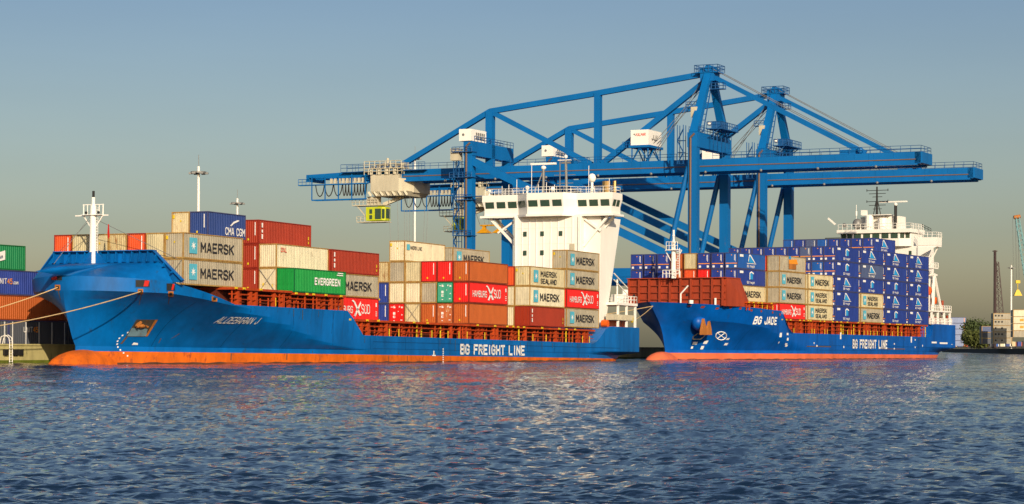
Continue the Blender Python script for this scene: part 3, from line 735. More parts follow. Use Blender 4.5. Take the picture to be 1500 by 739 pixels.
decal(h1, MS1, ((176, 504), (179, 504), (187, 494), (184, 494)), mat('rust streak', (.12, .07, .04), .8), 'rust_streaks', pk, .05, 3)
for (x0, y0, x1, y1) in ((206, 432, 203, 447), (84, 426, 88, 440), (262, 489, 250, 497), (247, 436, 246, 446), (235, 496, 232, 503)):
    decal(h1, MS1, ((x1, y1), (x1 + .8, y1), (x0 + 1.6, y0), (x0, y0)), mat('rust streak', (.12, .07, .04), .8), 'rust_streaks', hull1, .05, 3)
decal(h1, MS1, ((193, 505.5), (202, 505.5), (202, 503), (196, 502)), M['whitet'], 'thruster_mark', hull1, .05, 3)
# draft marks
mb = MB()
for k in range(9):
    z = 1.3 + k * .32 - .9; d = 11.5 - abs(k - 4) * 0.0 + [1.6, 1.1, .7, .4, .2, .1, .15, .35, .8][k]
    mb.add(*h1.patch(d, z, d + .18, z + .16, 0.04, n=1, m=1))
mb.build('draft_marks', M['whitet'], hull1)
mb = MB()
for k in range(7): mb.add(*h1.patch(73.0, .1 + k * .28, 73.3, .25 + k * .28, 0.04, n=1, m=1))
mb.add(*h1.patch(70.0, .9, 71.0, 1.05, .04, n=1, m=1)); mb.add(*h1.patch(70.3, 1.05, 70.6, 1.6, .04, n=1, m=1))
mb.build('draft_marks', M['whitet'], hull1)
# rust streaks with a shape of their own
mb = MB()
for d, z, l in ((36, .2, .8), (58, .1, .8), (63, .15, .75), (27, .1, .8)): mb.add(*h1.patch(d, z, d + .15, z + l, 0.03, n=1, m=3))
mb.build('rust_streaks', mat('rust streak', (.12, .07, .04), .8), hull1)
# plating seams on the upper strake
mb = MB()
for k in range(10):
    d = 26 + k * 2.5; mb.add(*h1.patch(d, interp(d, h1.zk) + .1, d + .1, 6.25, 0.025, n=1, m=2, shear=0.25))
mb.build('plate_seams', M['crane_dark'], hull1)

# forecastle: cambered whaleback rising to the ribbed breakwater
def whaleback(h, root, dend, zend, yhalf, m, name='forecastle_deck'):
    mb = MB(); n = 30; rows = 5; vs = []; fs = []
    for i in range(-n, n + 1):
        t = abs(i) / n; d = dend * (t ** 1.7) if t < 1 else dend; sg = -1 if i < 0 else 1
        b, z, _ = h.bz(len(h.lv) - 1, d)
        inner = Vector((dend, sg * yhalf * t ** .8, zend)); outer = Vector((d, sg * b, z))
        for k in range(rows + 1):
            q = outer.lerp(inner, k / rows); q.z += 0.25 * math.sin(math.pi * k / rows); vs.append(q)
    for i in range(2 * n):
        for k in range(rows): a = i * (rows + 1) + k; fs.append((a, a + rows + 1, a + rows + 2, a + 1))
    mb.add(vs, fs); return mb.build(name, m, root, smooth=True)
whaleback(h1, ship1, 12.0, 10.75, 7.6, M['hull'])
bw = MB().plate([(-10.6, 8.5), (9.4, 8.9), (6.4, 12.0), (-6.9, 12.0)], 'x', 12.0, 0.25).build('breakwater', M['hull'], ship1)
mb = MB()
for k in range(-9, 7):
    y = k * 1.05; zt_ = 12.0 if abs(y) < 6.9 else 12.0 - (abs(y) - 6.9) * .87
    zb = 10.8 if abs(y) < 7.6 else 10.75 - (abs(y) - 7.6) * .68
    mb.plate([(11.35, zb), (12.0, zb), (12.0, zt_ - .05), (11.55, zt_ - .05)], 'y', y, .09)
mb.box((11.45, -6.9, 12.0), (12.4, 6.4, 12.1))
for ya_, yb_ in ((-6.9, -10.7), (6.4, 9.4)): mb.beam((11.9, ya_, 12.02), (11.9, yb_, 8.7), .5, .12)
mb.build('stiffener', M['hull'], bw)
# foremast
fm = MB().tube((10.2, 0, 10.6), (10.2, 0, 17.0), .42, 14, r2=.34).tube((10.2, 0, 17.0), (10.2, 0, 17.9), .2, 8).build('foremast', M['white'], ship1, smooth=False)
mb = MB().beam((10.2, -2.0, 15.9), (10.2, 2.4, 15.9), .12, .12)
for y in (-1.3, 1.3): mb.beam((10.2, y * .25, 14.6), (10.2, y, 15.9), .1, .1).tube((10.2, y, 15.9), (10.2, y, 17.1), .07, 6).tube((10.2, y * .6, 15.9), (10.2, y * .6, 17.1), .05, 6)
mb.beam((10.2, -1.4, 17.1), (10.2, 1.4, 17.1), .08, .08).box((9.7, -1.35, 15.92), (10.9, 1.35, 15.98))
mb.build('mast_platform', M['white'], fm)
MB().tube((10.2, 0, 17.9), (10.2, 0, 18.6), .14, 8).ball((9.9, .75, 16.2), .16).ball((9.9, -.9, 16.2), .16).build('mast_lamp', M['black'], fm)
MB().plate([(10.2, 14.9), (10.35, 14.9), (10.5, 13.6), (10.25, 13.2), (10.1, 13.9)], 'y', -2.0, .03).build('flag', M['red'], fm)
MB().plate([(-.05, 10.5), (1.9, 10.6), (0.05, 12.3)], 'x', 10.1, .25).plate([(-1.9, 10.6), (.05, 10.5), (-.05, 12.3)], 'x', 10.1, .25).plate([(8.2, 10.5), (12, 10.7), (10.2, 12.2)], 'y', -.12, .25).build('mast_foot', M['hull'], fm)
mb = MB()
for k in range(18): mb.box((10.2, -.62, 11.4 + k * .3), (10.26, -.38, 11.44 + k * .3))
mb.tube((10.2, -.62, 11.2), (10.2, -.62, 16.8), .025, 4).build('mast_ladder', M['white'], fm)
MB().tube((10.2, .3, 15.5), (12.6, 7.0, 11.6), .03, 4).tube((10.2, -.3, 15.5), (14.0, -8.5, 11.2), .03, 4).tube((10.2, .3, 15.9), (6.5, 2.5, 10.4), .03, 4).build('stay', M['grey'], fm)

# lashing gear and hatch coaming along the open deck
def deck_gear(root, segs, zdeck, ztop, B, mred, dense=False):
    mb = MB(); mb2 = MB()
    for a, b, zd, zt_ in segs:
        mb.box((a, -B + 2.2, zd), (b, B - 2.2, zt_ - .25))
        mb2.box((a, -B + .05, zt_ - .28), (b, B - .05, zt_ - .02))
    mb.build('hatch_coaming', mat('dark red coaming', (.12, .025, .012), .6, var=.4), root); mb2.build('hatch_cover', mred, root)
    post = MB().box((-.2, 0, 0), (.2, .45, 1)).mesh('deck_post'); thin = MB().box((-.07, 0, 0), (.07, .14, 1)).mesh('deck_post')
    rg = random.Random(5); n = 0
    for a, b, zd, zt_ in segs:
        x = a + .4
        while x < b - .3 and n < 92:
            me = post if rg.random() < .45 else thin
            o_ = link('deck_post', me, mred if (me == post or rg.random() < .8) else M['yellow'], root, (x, -B + rg.choice((.3, .3, .6, .9)), zd)); o_.scale.z = zt_ - .28 - zd if me == post else (zt_ - zd) * rg.choice((.5, .9, .85))
            x += rg.uniform(.7, 1.45); n += 1
    mb = MB()
    for a, b, zd, zt_ in segs:
        mb.tube((a, -B + .35, zd + (zt_ - zd) * .35), (b, -B + .35, zd + (zt_ - zd) * .35), .06, 5)
        mb.tube((a, -B + .5, zd + (zt_ - zd) * .62), (b, -B + .5, zd + (zt_ - zd) * .62), .09, 5)
        k = a + 1
        while k < b - 2: mb.beam((k, -B + .6, zd + .1), (k + 1.2, -B + .6, zt_ - .35), .1, .1); k += rg.uniform(3, 6)
    mb.build('deck_pipes', mred, root)
    lug = MB().box((0, -.1, 0), (.4, .1, .22)).mesh('lashing_fitting'); bar = MB().tube((0, 0, 0), (0, 0, 1), .06, 5).mesh('lashing_fitting')
    for a, b, zd, zt_ in segs:
        k = a + .5
        while k < b - .6:
            if rg.random() < .55: link('lashing_fitting', lug, M['yellow'], root, (k, -B, zt_ - .2))
            else: link('lashing_fitting', bar, M['yellow'], root, (k, -B + .3, zd + .1))
            k += rg.uniform(.9, 2.6) if dense else rg.uniform(1.5, 4)
deck_gear(ship1, [(21.5, 34.5, 6.3, 8.33), (34.6, 47.2, 6.25, 8.15), (47.4, 124.3, 3.2, 5.33)], 0, 0, 10.95, M['deckred'])

# superstructure near ship
def windows(parent, segs, z0, z1, lean=0.25, m='glass'):
    """segs: list of (p, q, n) plan lines; panes follow a wall that leans out by 'lean' over z0..z1"""
    for (p, q, n) in segs:
        p = Vector((*p, 0)); q = Vector((*q, 0)); L = (q - p).length; d = (q - p) / L; nr = Vector((d.y, -d.x, 0))
        gap = 0.12 * L / n
        for i in range(n):
            a = p + d * (L * i / n + gap); b = p + d * (L * (i + 1) / n - gap); vs = []
            for pt, zz, off in ((a, z0, 0), (b, z0, 0), (b, z1, lean), (a, z1, lean)): vs.append(pt + nr * (off + .03) + Vector((0, 0, zz)))
            vs2 = [v + nr * .03 for v in vs]
            mb = MB(); mb.add(vs + vs2, [(4, 5, 6, 7), (0, 1, 5, 4), (1, 2, 6, 5), (2, 3, 7, 6), (3, 0, 4, 7)]); mb.build('window', M[m], parent)
sup = MB().prism([(129.2, 5.4), (129.2, -6.2), (137, -6.2), (137, 5.4)][::-1], 5.0, 23.5).build('accommodation_tower', M['white'], ship1)
mb = MB()
for k in range(10):
    y = 5.2 - k * 1.25; mb.box((129.1, y - .06, 5.0), (129.2, y + .06, 23.4))
for z in (10, 14.5, 19, 21.5): mb.box((129.15, -6.2, z), (129.2, 5.4, z + .05))
mb.build('front_rib', M['white'], sup)
for y, z in ((3.4, 20.2), (.4, 20.2), (-2.8, 20.2), (3.4, 17.2), (.4, 17.2)):
    MB().box((129.12, y - .3, z), (129.06, y + .3, z + .75)).build('window', M['glass'], sup)
fl = [(130, 11.0), (130, 5.0), (128, 2.5), (128, -3.75), (130, -5.2), (130, -11.05), (133.6, -11.05), (133.6, 11.0)]
def grow(poly, g):
    return [(x - g if x < 132 else x + g * .3, y + (g if y > 9 else -g if y < -9 else 0)) for x, y in poly]
wh = MB().prism(fl[::-1], 23.6, 24.75).prism(fl[::-1], 24.75, 25.9, top=grow(fl, .3)[::-1]).prism(grow(fl, .3)[::-1], 25.9, 26.9).build('wheelhouse', M['white'], ship1)
MB().prism(grow(fl, .55)[::-1], 23.25, 23.6).build('bridge_deck', M['white'], wh)
windows(wh, [((130, 11.0), (130, 5.0), 3), ((129.9, 4.9), (128.1, 2.6), 1), ((128, 2.5), (128, -3.75), 3), ((130, -5.2), (130, -11.0), 3), ((130.1, -11.05), (133.0, -11.05), 2)], 24.8, 25.8)
MB().box((129.14, -5.2, 17.0), (129.04, -4.4, 18.9)).build('door', M['beige'], sup)
MB().tube((129.0, 5.0, 6), (129.0, 5.0, 23.2), .12, 6).tube((129.0, -5.9, 6), (129.0, -5.9, 23.2), .09, 6).build('drain_pipe', M['white'], sup)
# outboard casing wall under the starboard wing and struts
MB().plate([(130.6, 5.5), (132.5, 5.5), (138.6, 23.2), (130.6, 23.2)], 'y', -9.0, 3.0).build('wing_casing', M['white'], ship1)
for sg, ya_, yb_ in ((1, 5.4, 10.2), (-1, -6.2, -10.4)):
    mb = MB().beam((130.4, ya_, 18.6), (130.4, yb_, 23.3), .38, .38).beam((130.4, ya_, 23.0), (130.4, ya_ + (yb_ - ya_) * .7, 20.9), .3, .3)
    mb.beam((132.6, ya_, 18.6), (132.6, yb_, 23.3), .38, .38)
    mb.build('wing_strut', M['white'], ship1)
mb = MB().rail([(130.2, 11, 26.9), (130.2, 5, 26.9), (128.2, 2.5, 26.9), (128.2, -3.7, 26.9), (130.2, -5.2, 26.9), (130.2, -11.0, 26.9), (133.6, -11.0, 26.9)], 1.0, 1.2, .035)
mb.rail([(133.6, -11.0, 26.9), (133.6, 11, 26.9)], 1.0, 1.6, .035); mb.build('roof_railing', M['white'], wh)
# gear on the wheelhouse roof
rm = MB().tube((131.2, 1.2, 26.9), (131.2, 1.2, 31.0), .22, 8).tube((130.2, 2.4, 26.9), (131.2, 1.3, 30.6), .1, 6).build('radar_mast', M['grey'], ship1)
MB().ball((131.2, 1.2, 31.2), .42, sq=(1, 1, .8)).box((130.95, -.95, 31.65), (131.45, 3.4, 31.95)).build('radar_scanner', M['white'], rm)
sm = MB().tube((132, -1.3, 26.9), (132, -1.3, 32.6), .1, 6).tube((132, -2.5, 26.9), (132, -2.3, 32.4), .22, 8).build('signal_mast', M['grey'], ship1)
MB().beam((132, -.3, 30.0), (132, -4.0, 30.0), .1, .1).beam((132, -.8, 28.7), (132, -3.6, 28.7), .1, .1).box((131.8, -3.1, 31.8), (132.2, -1.6, 32.1)).build('yard_arm', M['grey'], sm)
MB().ball((132, -2.3, 32.9), .3).box((131.8, -3.2, 32.3), (132.2, -1.0, 32.42)).build('mast_light', M['white'], sm)
MB().tube((131, -7.3, 26.9), (131, -7.3, 28.6), .22, 8).tube((131, -7.9, 26.9), (131, -7.3, 28.2), .06, 5).ball((131, -7.3, 29.3), .62, 12, 8, sq=(1, 1, 1.15)).build('satellite_dome', M['white'], ship1, smooth=True)
MB().tube((133.2, -8.8, 26.5), (133.2, -8.8, 28.9), .65, 12).tube((134.2, -9.8, 26.5), (134.2, -9.8, 29.0), .3, 10).build('exhaust_pipe', M['brass'], ship1)
MB().ball((129.2, 3.1, 27.9), .35).tube((129.2, 3.1, 26.9), (129.2, 3.1, 27.9), .18).ball((130.5, 10.4, 27.7), .3).tube((130.5, 10.4, 26.9), (130.5, 10.4, 27.6), .14).ball((129.5, -1.2, 27.6), .4).build('searchlight', M['white'], ship1)
mb = MB()
for y, hh in ((8.2, 1.5), (7.0, 1.7), (5.6, 2.5), (3.0, 5.0), (1.8, 1.6), (.4, 1.9), (-1.0, 1.5), (-6.9, 4.3), (-10.4, 2.2)): mb.tube((130.6, y, 26.9), (130.6, y, 26.9 + hh), .05, 5)
mb.build('whip_antenna', M['white'], ship1)
# aft platform, mooring deck
mb = MB().box((133, -10.9, 9.4), (141.4, 10.9, 9.8))
for x in (134, 137.5, 141.1):
    for y in (-10.6, -5, 5, 10.6): mb.box((x - .16, y - .16, 5.9), (x + .16, y + .16, 9.4))
mb.rail([(133, -10.8, 9.8), (141.3, -10.8, 9.8), (141.3, 10.8, 9.8)], 1.1, 1.1, .05)
mb.build('aft_platform', M['white'], ship1)
mb = MB().box((131.5, -10.9, 7.0), (140.0, -9.6, 7.9))
for k in range(14): mb.box((131.7 + k * .6, -10.96, 7.05), (131.95 + k * .6, -10.9, 7.85))
mb.build('liferaft_rack', M['beige'], ship1)
MB().tube((136, -9.6, 10.6), (136, -9.6, 13.6), .14).tube((139.2, -9.6, 9.8), (139.2, -9.6, 12.0), .5, 10).box((137.5, -10.2, 9.8), (139, -8, 11.2)).beam((134.2, -9.8, 14.4), (138.4, -10.4, 12.2), .16, .1).beam((134.2, -9.8, 13.4), (138.4, -10.4, 11.2), .16, .1).build('aft_deckhouse', M['white'], ship1)
MB().tube((130.0, -10.6, 6.4), (130.0, -9.6, 6.4), .55, 12).box((132, -9.2, 5.9), (140.5, -5, 7.1)).build('winch', M['orange'], ship1)
MB().ball((139.6, -10.7, 7.3), .45, sq=(1, .6, 1.4)).build('lifebuoy_light', M['yellow'], ship1)
MB().box((0.1, -.1, 0), (.3, .1, 1)).build('rudder_gauge', M['white'], ship1, loc=(131.5, -9.3, .4))

# ------------------------------------------------------------------ far ship
ship2 = thing('container_ship', 'farther blue container ship on the right with brown breakwater and blue containers', 'ship', MS2)
h2 = Hull(132.2, 10.98, 1.0,
    zk=[(0, 7.2), (20, 6.4), (36, 5.0), (60, 3.5), (133, 3.0)],
    zt=[(0, 9.9), (30, 8.9), (36.6, 8.75), (39.4, 4.8), (116.3, 4.75), (118.5, 7.6), (133.6, 7.5)],
    stem=[(-9.9, 4.4), (-8.6, 6.2), (-6.2, 8.6), (-4.6, 9.6), (-2.2, 10.4), (-1, 10.6), (0, 10.6), (1.6, 10.6)],
    le_w=42, le_t=24, sternlift=(14.0, 2.3), q_t=0.82, conc=1.0)
hull2 = h2.build(ship2, M['hull2'], M['boot2'])
MB().ball((12.6, 0, -1.05), 1, 16, 10, sq=(5.8, 2.0, 2.25)).build('bulbous_bow', M['boot2'], ship2, smooth=True)
h2.lettering(text('BG JADE', 1.45, st=1.3, shear=0.3, width=9.0, bold=.012), 24.6, 6.15, hull2, M['whitet'])
h2.lettering(text('BG FREIGHT LINE', 1.8, st=1.3, width=19.0, bold=.012), 71.0, 2.1, hull2, M['whitet'])
d_, z_ = px_to_hull(h2, MS2, 1017, 472); y_ = -h2.side(d_, z_)
an = MB().ball((d_, y_ + .5, z_), 1.5, 14, 10, sq=(1.3, .9, 1.0)).build('anchor_bolster', M['hull2'], hull2, smooth=True)
ay = y_ - 1.0
MB().plate([(d_ - 2.0, z_ - 2.2), (d_ + 2.0, z_ - 2.2), (d_ + 1.9, z_ - 1.4), (d_ + 1.1, z_ + .6), (d_ + .3, z_ - .9), (d_ - .3, z_ - .9), (d_ - 1.1, z_ + .6), (d_ - 1.9, z_ - 1.4)], 'y', ay, .5).build('anchor', M['anchor'], an)
mb = MB(); q_ = [(1003, 497), (1015, 497), (1025, 488), (1010, 489), (1004, 493)]
for (a, b), (c, e_) in zip(q_, q_[1:] + q_[:1]): mb.beam(hull_hit(h2, MS2, a, b, .1), hull_hit(h2, MS2, c, e_, .1), .14, .14)
mb.build('pocket_rim', M['beige'], an)
mb = MB(); P_ = lambda t, k=1: hull_hit(h2, MS2, 1045 + 8 * k * math.cos(t), 492 + 6 * k * math.sin(t), .08)
for k in range(16): mb.beam(P_(2 * math.pi * k / 16), P_(2 * math.pi * (k + 1) / 16), .13, .13)
mb.beam(P_(.78), P_(.78, -1), .1, .1).beam(P_(2.36), P_(2.36, -1), .1, .1)
mb.build('thruster_mark', M['whitet'], hull2)
mb = MB()
for (px, py, a, b) in ((1002, 505, .9, .5), (1018, 504, .8, .6), (1014, 512, .6, .6), (1000, 511, .4, .4), (1052, 498, .6, .3), (1049, 506, .7, .4), (1131, 494, .9, .8), (1129, 503, .3, .3), (1142, 491, .8, .4), (1142, 499, .7, .5), (1139, 505, .8, .25), (1139, 508, .8, .35),
                       (1182, 504, .4, .3), (1186, 508, .6, .3), (1221, 497, .7, 1.3), (1326, 502, .7, 1.2), (1332, 499, .5, .3), (1332, 510, .5, .3), (1343, 508, .4, .4), (1357, 503, 3.2, .35), (1369, 504, 5, .35), (1384, 511, .8, 1.0), (1226, 510, .5, .4), (1301, 505, .5, .3), (1301, 512, .5, .3)):
    d, z = px_to_hull(h2, MS2, px, py); mb.add(*h2.patch(d, z, d + a, z + b, .05, n=2, m=1))
mb.build('hull_marks', M['whitet'], hull2)
mb = MB()
for (px, py) in ((978, 452), (993, 450), (1014, 451), (1036, 453), (1056, 452), (1071, 453), (1088, 456), (1103, 457), (1120, 459), (1131, 462)):
    d, z = px_to_hull(h2, MS2, px, py); mb.add(*h2.patch(d, z, d + .6, z + .35, .05, n=2, m=1))
mb.build('mooring_port', M['redbrown'], hull2)
mb = MB()
for (px, py, a) in ((1190, 508.5, 12), (1300, 512, 14)):
    d, z = px_to_hull(h2, MS2, px, py); mb.add(*h2.patch(d - a / 2, z, d + a / 2, z + .18, .04, n=4, m=1))
mb.build('rust_streaks', mat('rust streak', (.12, .07, .04), .8), hull2)
for h_, ho_ in ((h1, hull1), (h2, hull2)):
    mb = MB(); d = 16.0
    while d < h_.L - 6:
        zt_ = h_.bz(len(h_.lv) - 1, d)[1]
        mb.add(*h_.patch(d, 1.6, d + .08, zt_ - .15, .02, n=1, m=10)); d += 9.3
    mb.add(*h_.patch(54, 2.55, h_.L - 8, 2.62, .02, n=40, m=1)); mb.add(*h_.patch(54, 1.7, h_.L - 16, 1.75, .02, n=40, m=1))
    mb.build('plate_seams', mat('seam dark blue', (.0, .05, .17), .5), ho_)  # plate joints drawn as thin lines darker than the hull paint
    for part_, mcol, th_ in (('wet_line', mat('wet boot edge', (.10, .05, .03), .3, var=.4), .16),):
        mb = MB(); vs = []; fs = []; msx = MS1 if h_ is h1 else MS2; inv_ = msx.inverted()
        for k in range(121):
            d = 12 + (h_.L - 26) * k / 120; zw = -(msx @ Vector((d, 0, 0))).z; tt = th_ * (1 + .5 * math.sin(k * 1.7) * math.sin(k * .37))
            for zz in (zw - .1, zw + tt): vs.append((d, -h_.side(d, zz, .025), zz))
        fs = [(2*k, 2*k+2, 2*k+3, 2*k+1) for k in range(120)]
        mb.add(vs, fs); mb.build(part_, mcol, ho_)
    rg = random.Random(9); mb = MB()
    for k in range(16):
        d = rg.uniform(24, h_.L - 14); zt_ = h_.bz(len(h_.lv) - 1, d)[1]; l = rg.uniform(.5, 1.6); mb.add(*h_.patch(d, zt_ - l - .2, d + rg.uniform(.08, .2), zt_ - .2, .03, n=1, m=3))
    for k in range(9):
        d = rg.uniform(20, h_.L - 20); mb.add(*h_.patch(d, 1.1, d + rg.uniform(.1, .3), 1.1 + rg.uniform(.2, .5), .03, n=1, m=2))
    mb.build('rust_streaks', mat('faint rust run', (.05, .075, .12), .7), ho_)
# breakwater box with ribs
bk = MB().box((18.4, -9.6, 9.2), (24.2, 9.6, 14.1)).build('breakwater', M['redbrown'], ship2)
mb = MB()
for k in range(-9, 10, 2): mb.plate([(17.9, 9.3), (18.4, 9.3), (18.4, 14.0), (17.95, 14.0)], 'y', k * 1.02, .34)
for z in (10.4, 11.6, 12.8): mb.box((18.1, -9.5, z), (18.4, 9.5, z + .14))
mb.box((17.9, -9.7, 14.1), (24.2, 9.7, 14.25))
mb.add([(18.4, -9.6, 14.1), (24.2, -9.6, 14.1), (26.5, -10.6, 9.2), (18.4, -9.7, 9.2), (18.4, -9.4, 14.1), (24.2, -9.4, 14.1), (26.5, -10.3, 9.2), (18.4, -9.5, 9.2)], [(0,1,2,3),(7,6,5,4),(0,4,5,1),(1,5,6,2)])
mb.build('stiffener', M['redbrown'], bk)
for y, z in ((7.5, 12.6), (8.4, 11.2), (3.6, 12.6), (3.2, 9.9), (-1.9, 12.6), (-2.0, 11.2), (-7.0, 12.5), (-3.2, 10.0)):
    MB().tube((18.38, y, z), (18.3, y, z), .22, 10).build('drain_hole', M['black'], bk)  # solid disc, coloured black for the unlit inside of a drain hole
fm2 = MB().tube((17, 0, 14.1), (17, 0, 20.0), .48, 12, r2=.36).tube((17, 0, 20), (17, 0, 22.6), .18, 8).build('foremast', M['white'], ship2)
mb = MB().box((16.2, -1.2, 19.0), (17.8, 1.2, 19.15)).rail([(16.3, -1.1, 19.1), (16.3, 1.1, 19.1)], 1.4, .5, .05).beam((17, .3, 16.9), (17, 1.6, 19.0), .14, .14).beam((17, -.3, 16.9), (17, -1.6, 19.0), .14, .14)
for k in range(15): mb.box((16.6, -1.35, 14.8 + k * .3), (16.7, -.8, 14.9 + k * .3))
mb.box((16.6, -1.4, 14.5), (16.7, -1.3, 19.4)).rail([(16, 1.6, 14.2), (16, -1.6, 14.2)], 1.3, .6, .07)
mb.build('mast_platform', M['white'], fm2)
MB().ball((17, 0, 20.4), .4).ball((17, 0, 21.6), .25).build('mast_lamp', M['white'], fm2)
for o_ in list(ship2.children)[-1:]: o_.location.x = 3.2
MB().path([(12.0, -5.2, 9.6), (12.0, -5.2, 11.2), (12.0, -6.6, 12.6)], .14).tube((18, -9, 9.2), (18, -9, 10.6), .2).tube((12, -7.2, 9.5), (12, -7.2, 10.1), .4).tube((20, -9.9, 9.2), (20, -9.9, 10.4), .4).build('vent_pipe', M['white'], ship2)
deck_gear(ship2, [(24.3, 37.2, 8.6, 10.1), (37.4, 117.8, 4.6, 7.28)], 0, 0, 10.95, M['deckred'], True)
# superstructure far ship
SUP2 = len(ship2.children)
acc = MB().box((119.6, -8.6, 7), (128, 8.6, 24.2)).build('accommodation_block', M['white'], ship2)
for y, z in ((-6.3, 22.4), (-6.0, 19.2)): MB().box((119.52, y - .3, z), (119.58, y + .3, z + .8)).build('window', M['glass'], acc)
wp = [(119.0, 8.0), (118.2, 4.8), (118.2, -5.6), (119.0, -8.0), (126, -8.0), (126, 8.0)]
wh2 = MB().prism(wp[::-1], 24.2, 27.1).prism([(117.7, 8.4), (117.7, -8.4), (126.5, -8.4), (126.5, 8.4)][::-1], 27.1, 27.9).build('wheelhouse', M['white'], ship2)
windows(wh2, [((118.95, 7.9), (118.25, 4.9), 2), ((118.2, 4.8), (118.2, -5.6), 5), ((118.25, -5.7), (118.95, -7.9), 2)], 25.9, 27.05, lean=0.02)
MB().box((119.4, 8.0, 24.0), (122.6, 13.0, 24.3)).rail([(119.4, 8.2, 24.3), (119.4, 13, 24.3)], 1.6, 1.2, .06).build('bridge_wing', M['white'], ship2)
mb = MB().box((119.4, -12.2, 24.0), (122.6, -8.0, 24.3)).box((119.3, -12.25, 24.3), (119.4, -8, 26.0)).box((119.4, -12.25, 24.3), (122.6, -12.15, 26.0))
mb.plate([(-8, 21.8), (-12.2, 24.0), (-8, 24.0)], 'x', 119.3, .1)
mb.beam((119.6, -11.6, 24), (119.6, -9.4, 19.6), .25, .25).beam((122, -11.6, 24), (122, -9.4, 19.6), .25, .25).box((119.4, -11, 19.4), (124, -8.6, 19.6)).rail([(119.5, -11, 19.6), (124, -11, 19.6)], 1.1, .8, .06).rail([(119.4, -12.2, 26), (122.6, -12.2, 26)], 1.1, 1, .06).rail([(119.4, -8.2, 26), (119.4, -12.2, 26)], 1.1, 1, .06)
mb.build('bridge_wing', M['white'], ship2)
MB().rail([(118, 8.2, 27.9), (118, -8.2, 27.9), (126, -8.2, 27.9)], 1.2, 1, .055).build('roof_railing', M['white'], wh2)
mh = MB().box((121, -4.6, 27.9), (125, 4.2, 30.8)).tube((120, 1.8, 27.9), (120, 1.8, 31.0), .9, 10).tube((120, -1.2, 27.9), (120, -1.2, 30.4), 1.0, 10).box((119.4, -3, 31.0), (124, 3.2, 31.15)).box((119.6, 2.6, 31.1), (121, 3.6, 32.2)).build('roof_deckhouse', M['white'], ship2)
MB().ball((119.6, 4.4, 29.2), 1.05, 12, 8, sq=(1, 1, 1.15)).tube((119.6, 4.4, 27.9), (119.6, 4.4, 28.6), .4).ball((119.6, 7.4, 29.0), .5).build('satellite_dome', M['grey'], ship2, smooth=True)
sm2 = MB().tube((120, 0.1, 31), (120, 0.1, 37.2), .28, 8, r2=.18).tube((120, .9, 31), (120, .3, 34), .1).tube((120, -.8, 31), (120, -.1, 34), .1).build('signal_mast', M['black'], ship2)
mb = MB()
for z, wd in ((36.4, 2.4), (35.7, 1.9), (35.0, 1.1), (34.0, 2.4), (33.2, 1.9), (32.4, 1.0)): mb.beam((120, -wd, z), (120, wd, z), .12, .12)
for y in (-2.4, 2.4): mb.tube((120, y, 33.8), (120, y, 34.3), .09).tube((120, y, 36.2), (120, y, 36.7), .09)
mb.build('yard_arm', M['black'], sm2)
rm2 = MB().tube((120.4, -4.0, 27.9), (120.4, -4.0, 33.0), .34, 8).build('radar_mast', M['black'], ship2)
MB().ball((120.4, -4.0, 33.3), .4).box((120.2, -6.6, 33.7), (120.6, -.4, 34.0)).build('radar_scanner', M['white'], rm2)
MB().tube((119.5, 4.6, 30), (119.5, 4.6, 33.4), .06).tube((119.5, 4.6, 31.0), (119.5, 4.6, 32.0), .2).beam((119, 9.2, 29.2), (119, 10.9, 30.6), .35, .35).build('whip_antenna', M['white'], ship2)
MB().box((119, 8.5, 26.2), (119.3, 13, 26.35)).rail([(121, -8.4, 28), (121, -10.4, 27.0)], .9, .7, .05).build('awning_spar', M['black'], ship2)
SUP2_END = len(ship2.children)
for o_ in list(ship2.children)[SUP2:SUP2_END]: o_.location.y += 1.35
# aft davit with lifeboat
mb = MB().beam((124.5, -9.6, 8.0), (125.5, -9.6, 18.4), .45, .45).beam((125.5, -9.6, 18.4), (130.8, -9.6, 9.5), .4, .4).beam((123, -9.6, 18.2), (127, -9.6, 18.2), .35, .35)
mb.box((120.5, -10.9, 10.2), (133, -8, 10.5))
for x in (121, 125, 129, 132.7): mb.box((x - .18, -10.8, 7.5), (x + .18, -10.4, 10.2))
mb.rail([(120.5, -10.8, 10.5), (133, -10.8, 10.5)], 1.1, 1.1, .07).rail([(119, -10.8, 7.5), (133.4, -10.8, 7.5)], 1.3, .8, .09)
mb.build('davit', M['white'], ship2)
MB().ball((125.0, -8.4, 14.8), 1, 12, 8, sq=(1.7, .7, 1.0)).box((126, -9.6, 12.0), (127.5, -8.9, 13.4)).build('lifeboat', M['orange'], ship2, smooth=True)
MB().box((121, -9, 7.6), (132, -6, 9.2)).tube((131, -9.5, 10.5), (131, -9.5, 12.8), .3).tube((133, -10, 7.6), (133, -10, 9.6), .4).build('winch', M['redbrown'], ship2)

# mooring ropes
def rope(a, b, sag, label, r=.055):
    a = Vector(a); b = Vector(b); mb = MB(); pts = []
    for k in range(21): t = k / 20; p = a.lerp(b, t); p.z -= sag * 4 * t * (1 - t); pts.append(p)
    mb.path(pts, r, 6); o = mb.build('mooring_rope', M['rope']); tag(o, label, 'rope', 'mooring ropes'); return o
def at(px, py, Y): return Vector(((px - 750) / F * Y, Y, CAMZ - ((py - 510.5) - (px - 750) * .0035) / F * Y))
rope(hawse[0], at(-140, 482, 236), .5, 'shorter upper mooring rope running left from the bow tip fairlead')
rope(hawse[1], at(-160, 496, 216), .8, 'long lower mooring rope crossing the blue bow plating')
for y, z, lb in ((9.5, 7.2, 'upper thin rope from the left ship stern to the right ship bow'), (-6, 6.6, 'lower thin rope from the left ship stern to the right ship bow')):
    rope(MS1 @ Vector((141, y - 3, z)), MS2 @ Vector((6.2, -1.4, 9.0)), .4, lb, .06)

